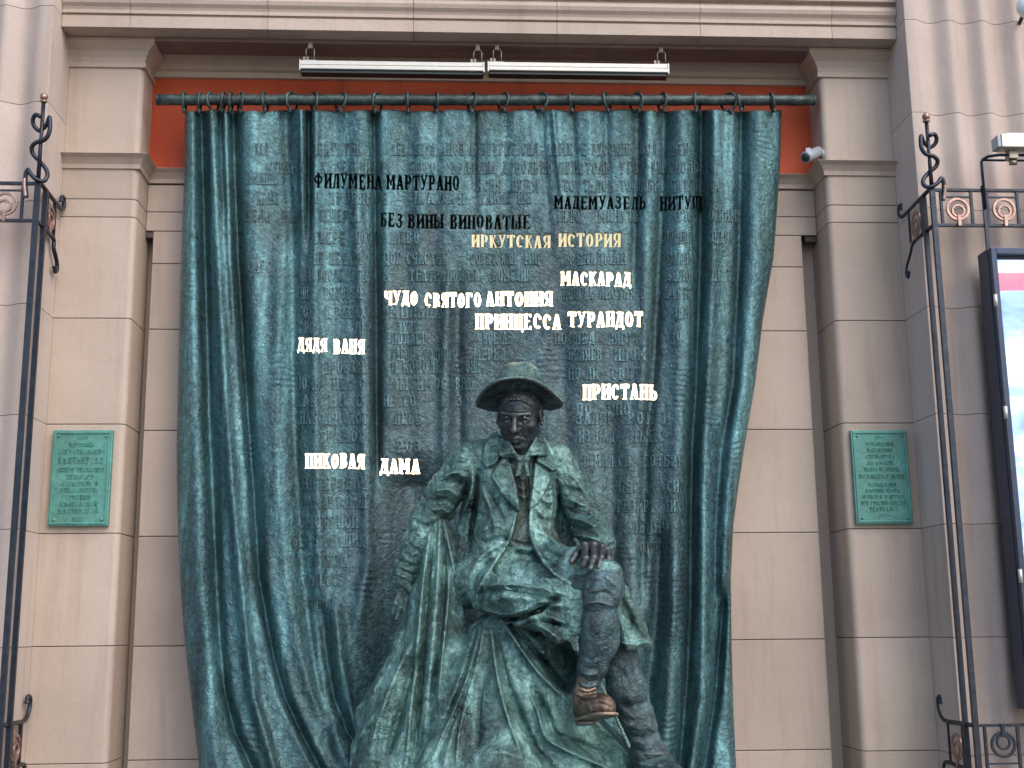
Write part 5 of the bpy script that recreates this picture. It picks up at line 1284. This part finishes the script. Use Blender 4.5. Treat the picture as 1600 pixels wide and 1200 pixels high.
# opening of the coat, carved from the front
OPEN = [(784, 692), (844, 690), (842, 705), (836, 722), (831, 766), (827, 797), (828, 838), (841, 870), (866, 896), (878, 905), (840, 903), (800, 900), (778, 900), (764, 892), (769, 884), (794, 847), (800, 828), (806, 806), (811, 800), (807, 765), (799, 733), (787, 702)]
op = polysd(OPEN)*f32(.0028)
front = P[:, 1] < np.where(P[:, 2] > at(800, 880, -.6)[2], -.50, -.60)
cutd = -look(op, P)                                   # positive inside the opening
D0 = c.D[i]
carve = np.where(front, np.maximum(D0, cutd*1.0), D0)
c.D[i] = carve
i, P = c.band(0.05)
lap1 = np.minimum(polysd([(787, 702), (800, 733), (808, 765), (812, 800), (802, 792), (782, 770), (768, 745), (772, 735), (784, 715)]), polysd([(774, 667), (757, 694), (753, 722), (760, 731), (774, 725), (782, 713), (785, 701), (780, 680)]))
lap2 = np.minimum(polysd([(836, 725), (831, 766), (827, 795), (841, 786), (856, 762), (860, 749), (861, 740)]), polysd([(844, 697), (838, 720), (863, 736), (870, 734), (861, 710), (850, 681)]))
hem1 = polysd([(742, 962), (748, 935), (775, 893), (806, 850), (822, 824), (815, 822), (795, 850), (765, 888), (738, 925), (730, 960)])
EDGE = [([(806, 806), (800, 828), (792, 850), (767, 886), (748, 918), (740, 950)], 3, .014), ([(829, 797), (831, 838), (844, 870), (868, 897), (893, 912)], 3, .014)]
raise_ = strokes(EDGE, 2.5)+.024*np.clip(.5-lap1/2, 0, 1)+.024*np.clip(.5-lap2/2, 0, 1)
wr = strokes([
 ([(712, 700), (735, 715), (742, 740)], 3, -.012), ([(700, 718), (722, 712), (738, 722)], 4, .010), ([(690, 745), (712, 738), (732, 748)], 3.5, .012), ([(685, 755), (708, 750), (728, 760)], 3, -.012),
 ([(678, 768), (700, 765), (722, 778)], 4, .013), ([(672, 782), (695, 780), (712, 790)], 3, -.014), ([(668, 795), (690, 797), (706, 803)], 4, .010), ([(740, 730), (735, 770), (722, 805)], 4, .020), ([(748, 735), (745, 775), (738, 820), (735, 860)], 4, -.030),
 ([(732, 745), (725, 775), (712, 800)], 4, -.020), ([(648, 815), (665, 822), (682, 818)], 3.5, -.014), ([(650, 832), (662, 838), (672, 836)], 3, .010), ([(640, 850), (655, 862), (664, 860)], 3, -.010), ([(632, 872), (645, 878), (655, 884)], 3, .010),
 ([(617, 896), (632, 902), (648, 908)], 2, .010), ([(620, 888), (634, 893), (650, 899)], 2, -.010),
 ([(752, 760), (768, 800), (775, 835)], 4, .014), ([(760, 765), (780, 800), (790, 830)], 4, -.012), ([(750, 830), (775, 820), (795, 828)], 6, .018), ([(750, 850), (775, 842), (800, 845)], 4, -.016), ([(742, 880), (762, 862), (785, 850)], 4, .014), ([(735, 900), (755, 885), (775, 872)], 4, -.014),
 ([(765, 780), (790, 770), (812, 780)], 4, .010), ([(788, 790), (808, 795), (822, 812)], 4, -.014),
 ([(858, 745), (862, 790), (858, 830)], 4, .014), ([(868, 745), (875, 790), (876, 840)], 3.5, -.026), ([(836, 800), (850, 815), (866, 812)], 4, -.012), ([(838, 830), (855, 838), (872, 850)], 4, .014), ([(845, 850), (862, 865), (882, 872)], 4, -.014), ([(842, 775), (856, 785), (868, 780)], 3, .010),
 ([(890, 740), (903, 752), (912, 770)], 3, .010), ([(882, 760), (900, 768), (915, 780)], 3, -.010), ([(885, 778), (902, 785), (920, 792)], 3.5, .013), ([(886, 795), (905, 800), (925, 806)], 3, -.014), ([(888, 808), (908, 812), (930, 822)], 3.5, .014), ([(890, 822), (910, 826), (935, 838)], 3, -.014), ([(895, 836), (915, 838), (938, 846)], 3.5, .012), ([(905, 846), (925, 846), (945, 852)], 2.5, -.012),
 ([(752, 915), (790, 912), (840, 918), (880, 930)], 4, .014), ([(745, 928), (780, 922), (830, 930), (880, 940)], 3, -.014), ([(760, 940), (800, 932), (850, 942), (900, 950)], 5, .012),
 ([(742, 955), (790, 968), (835, 957), (875, 932)], 4, -.034), ([(748, 952), (790, 960), (826, 950), (860, 930)], 3, .016), ([(820, 965), (850, 962), (880, 972)], 3, .010), ([(825, 972), (855, 972), (885, 980)], 2.5, -.010), ([(838, 975), (856, 985), (872, 998)], 3, .014),
 ([(935, 900), (955, 930), (978, 985)], 5, .010), ([(950, 900), (975, 945), (998, 995)], 4, -.010), ([(968, 1005), (995, 1006), (1012, 1002)], 2.5, .010),
 ([(935, 903), (952, 925), (968, 965), (980, 1010)], 2.2, .012)], 1.7)
c.D[i] -= look((raise_+wr*1.05+arcs((610, 690, 1020, 1010), 620, 5, .0060, 1.7)).astype(f32), P)+0.0026*fbm(P, 55, 31, 3)
c.mesh('coat', M['statue'], man)

# waistcoat, shirt collar, belt: the clothing inside the opening
g_ = Vol(at(722, 975, -.6)+np.array([0, -.40, 0]), at(915, 678, -.3), 0.0048)
g_.ell(W(812, 770, -.52), (.16, .128, .20), .05); g_.ell(W(820, 855, -.56), (.155, .130, .16), .05)
g_.cone(W(800, 900, -.62), W(880, 915, -.84), .095, .08, .05); g_.cone(W(780, 905, -.60), W(830, 925, -.76), .09, .08, .05)
i, P = g_.band(0.06)
ws = strokes([([(822, 715), (824, 750), (826, 800)], 2.2, -.012), ([(812, 720), (816, 755), (820, 790)], 3, .012), ([(830, 720), (830, 755), (828, 790)], 3, .010), ([(806, 740), (815, 748), (822, 746)], 2, .009), ([(806, 756), (816, 764), (824, 760)], 2, .009), ([(810, 772), (818, 778), (826, 774)], 2, .009),
 ([(800, 846), (820, 850), (848, 848)], 2.5, -.014), ([(804, 862), (822, 866), (842, 862)], 2.2, -.012), ([(806, 855), (824, 858), (842, 855)], 3, .012), ([(822, 825), (834, 832), (828, 845)], 2.5, -.012),
 ([(825, 870), (820, 890), (812, 910)], 3, -.012), ([(848, 868), (858, 885), (870, 900)], 3, -.010), ([(780, 900), (800, 912), (830, 915)], 4, .012), ([(770, 915), (795, 925), (830, 930)], 3, -.012)], 1.7)
g_.D[i] -= look(ws, P)+0.0018*fbm(P, 90, 41, 3)
gm = g_.mesh('waistcoat', M['vest'], man).data; gm.materials.append(M['statue'])
cc = np.empty(len(gm.polygons)*3, f32); gm.polygons.foreach_get('center', cc); cc = cc.reshape(-1, 3)
gm.polygons.foreach_set('material_index', (cc[:, 2] < at(820, 852, -.7)[2]).astype(np.int32))
k = Vol(at(755, 745, -.7)+np.array([0, -.1, 0]), at(880, 672, -.4)+np.array([0, .12, 0]), 0.0036)
N0 = W(817, 703, -.50)
k.quad(W(777, 693, -.56), W(790, 681, -.60), W(803, 707, -.70), W(783, 710, -.67), .007, .006)
k.quad(W(783, 710, -.67), W(803, 707, -.70), W(808, 713, -.69), W(786, 713, -.67), .007, .006)
k.quad(W(848, 690, -.58), W(838, 685, -.62), W(824, 711, -.70), W(843, 709, -.68), .007, .006)
k.quad(W(777, 693, -.56), W(783, 710, -.67), W(775, 710, -.60), W(768, 700, -.52), .009, .006)
k.quad(W(848, 690, -.58), W(843, 709, -.68), W(855, 710, -.60), W(857, 697, -.52), .009, .006)
k.cone(W(812, 717, -.69), W(822, 717, -.69), .016, .018, .008); k.cone(W(814, 721, -.69), W(808, 747, -.69), .012, .012, .006); k.cone(W(820, 721, -.69), W(826, 750, -.69), .012, .010, .006)
k.mesh('shirt_collar', M['statue'], man)

# trousers and legs
t = Vol(at(850, 1245, -.7)+np.array([0, -.58, 0]), at(1085, 880, -.4), 0.0056)
t.cone(W(800, 918, -.68), W(944, 918, -1.03), .090, .078, .03)
t.chain([W(944, 918, -1.03), W(938, 945, -1.05)], [.078, .066], .03)
t.cone(W(820, 925, -.60), W(965, 960, -.86), .10, .080, .03)
i, P = t.band(0.05); wk = strokes([([(925, 905), (945, 900), (962, 915)], 4, .010), ([(920, 930), (945, 925), (958, 935)], 3, -.010), ([(915, 943), (935, 940), (955, 946)], 2.5, .014)], 1.6)
t.D[i] -= look(wk, P)+.0022*fbm(P, 60, 51, 3)
t.mesh('trousers', M['leg'], man)
t = Vol(at(880, 1120, -.8)+np.array([0, -.40, 0]), at(985, 925, -.7)+np.array([0, 0.1, 0]), 0.0048)
t.chain([W(940, 942, -1.05), W(938, 972, -1.03), W(936, 1000, -1.01), W(927, 1040, -.985), W(919, 1070, -.975), W(916, 1090, -.98)], [.060, .078, .078, .058, .044, .043], .02)
i, P = t.band(0.05); t.D[i] -= .0022*fbm(P, 60, 52, 3)+look(strokes([([(908+dx, y), (922+dx, y+5), (934+dx, y+1)], 2.2, s) for y, s, dx in ((1030, .005, 3), (1040, -.006, 2), (1050, .007, 0), (1060, -.007, 0), (1068, .008, -2), (1076, -.007, -2))], 1.6), P)
t.mesh('stocking', M['leg'], man)
bt = Vol(at(885, 1160, -.9)+np.array([0, -.46, 0]), at(985, 1052, -.85)+np.array([0, 0.12, 0]), 0.0040)
bt.chain([W(918, 1066, -.975), W(914, 1088, -.98), W(916, 1104, -.98)], [.046, .047, .050], .02)
bt.chain([W(915, 1112, -.97), W(925, 1107, -1.05), W(938, 1105, -1.13), W(944, 1104, -1.17)], [.048, .047, .050, .044], .02)
i, P = bt.band(0.06)
sole_n = (W(945, 1120, -1.20)-W(912, 1119, -.97)); 
def planecut(vol, p0, nvec):
    i, P = vol.band(0.12); nv_ = np.array(nvec)/np.linalg.norm(nvec); dd = ((P-p0.astype(f32))@nv_.astype(f32)); vol.D[i] = np.maximum(vol.D[i], dd)
ax_ = W(944, 1104, -1.17)-W(915, 1112, -.97); side_ = np.array([1.0, 0, 0]); dn = np.cross(side_, ax_); dn = dn if dn[2] < 0 else -dn
planecut(bt, W(929, 1108, -1.07)+dn/np.linalg.norm(dn)*.028, dn)
i, P = bt.band(0.05)
bt.D[i] -= look(strokes([([(902, y), (918, y+5), (934, y)], 1.8, s) for y, s in ((1064, .003), (1069, -.004), (1074, .004), (1079, -.004), (1084, .004), (1089, -.004), (1094, .003))]+[([(915, 1100), (935, 1097), (955, 1104)], 2.0, -.004)], 1.6), P)+.0012*fbm(P, 90, 53, 2)
bt.mesh('boot', M['boot'], man)['label'] = 'rubbed golden brown dangling boot'
so = Vol(at(885, 1165, -.9)+np.array([0, -.48, 0]), at(990, 1085, -.85)+np.array([0, 0.12, 0]), 0.0036)
bn = dn/np.linalg.norm(dn)
q0, q1, q2 = W(914, 1112, -.965)+bn*.031, W(929, 1108, -1.07)+bn*.031, W(945, 1104, -1.175)+bn*.031
so.chain([q0, q1, q2], [.048, .050, .052], .015)
planecut(so, q1+bn*.006, bn); planecut(so, q1-bn*.006, -bn)
so.mesh('sole', M['boot'], man)
hl = MB(); hl.tube([q0+bn*.006, q0+bn*.022], [.040, .038], 20); hl.build('heel', M['dark_bronze'], man)
t = Vol(at(935, 1245, -.6)+np.array([0, -.62, 0]), at(1085, 960, -.4)+np.array([0, 0.1, 0]), 0.0060)
t.chain([W(962, 985, -.86), W(968, 1030, -.86), W(980, 1075, -.85), W(994, 1125, -.85), W(1014, 1175, -.85), W(1024, 1200, -.85)], [.080, .074, .080, .070, .062, .064], .03)
i, P = t.band(0.05)
t.D[i] -= look(strokes([([(962+dx, y), (988+dx, y+9), (1010+dx, y+4)], 3.5, s) for y, s, dx in ((1078, .003, -4), (1092, -.005, 0), (1104, .004, 2), (1119, -.007, 8), (1130, .004, 14), (1144, -.007, 14), (1153, .004, 20), (1166, -.008, 22))]+[([(960, 1040), (975, 1052), (985, 1075)], 3, -.006), ([(970, 1100), (990, 1112), (1008, 1098)], 3, -.006), ([(975, 1135), (1000, 1128), (1022, 1140)], 3, .007)], 1.6)+arcs((955, 1010, 1060, 1195), 90, 15, .004, 1.8), P)+.0024*fbm(P, 60, 54, 3)
t.mesh('lower_leg', M['leg'], man)
t = Vol(at(960, 1275, -.6)+np.array([0, -.70, 0]), at(1120, 1140, -.4)+np.array([0, 0.1, 0]), 0.0060)
t.chain([W(1018, 1180, -.85), W(1032, 1212, -.88), W(1060, 1228, -1.02), W(1082, 1238, -1.12)], [.068, .075, .062, .052], .03)
i, P = t.band(0.05); t.D[i] -= look(strokes([([(985, y), (1012, y+6), (1040, y+4)], 3, s) for y, s in ((1172, .010), (1180, -.010), (1190, .010))], 1.6), P)+.003*fbm(P, 60, 55, 3)
t.mesh('standing_boot', M['leg'], man)
# plinth under the figure and the seat, below the frame
pb = thing('plinth', (0.3, -0.55, 0), 'low rough bronze base under the draped seat at the bottom edge', 'plinth')
mb = MB(); mb.box((at(500, 1230, -.5)[0], -1.3, 0.0), (at(1120, 1230, -.5)[0], 0.18, at(800, 1262, -.7)[2]), 0.02); mb.build('base_block', M['statue'], pb)
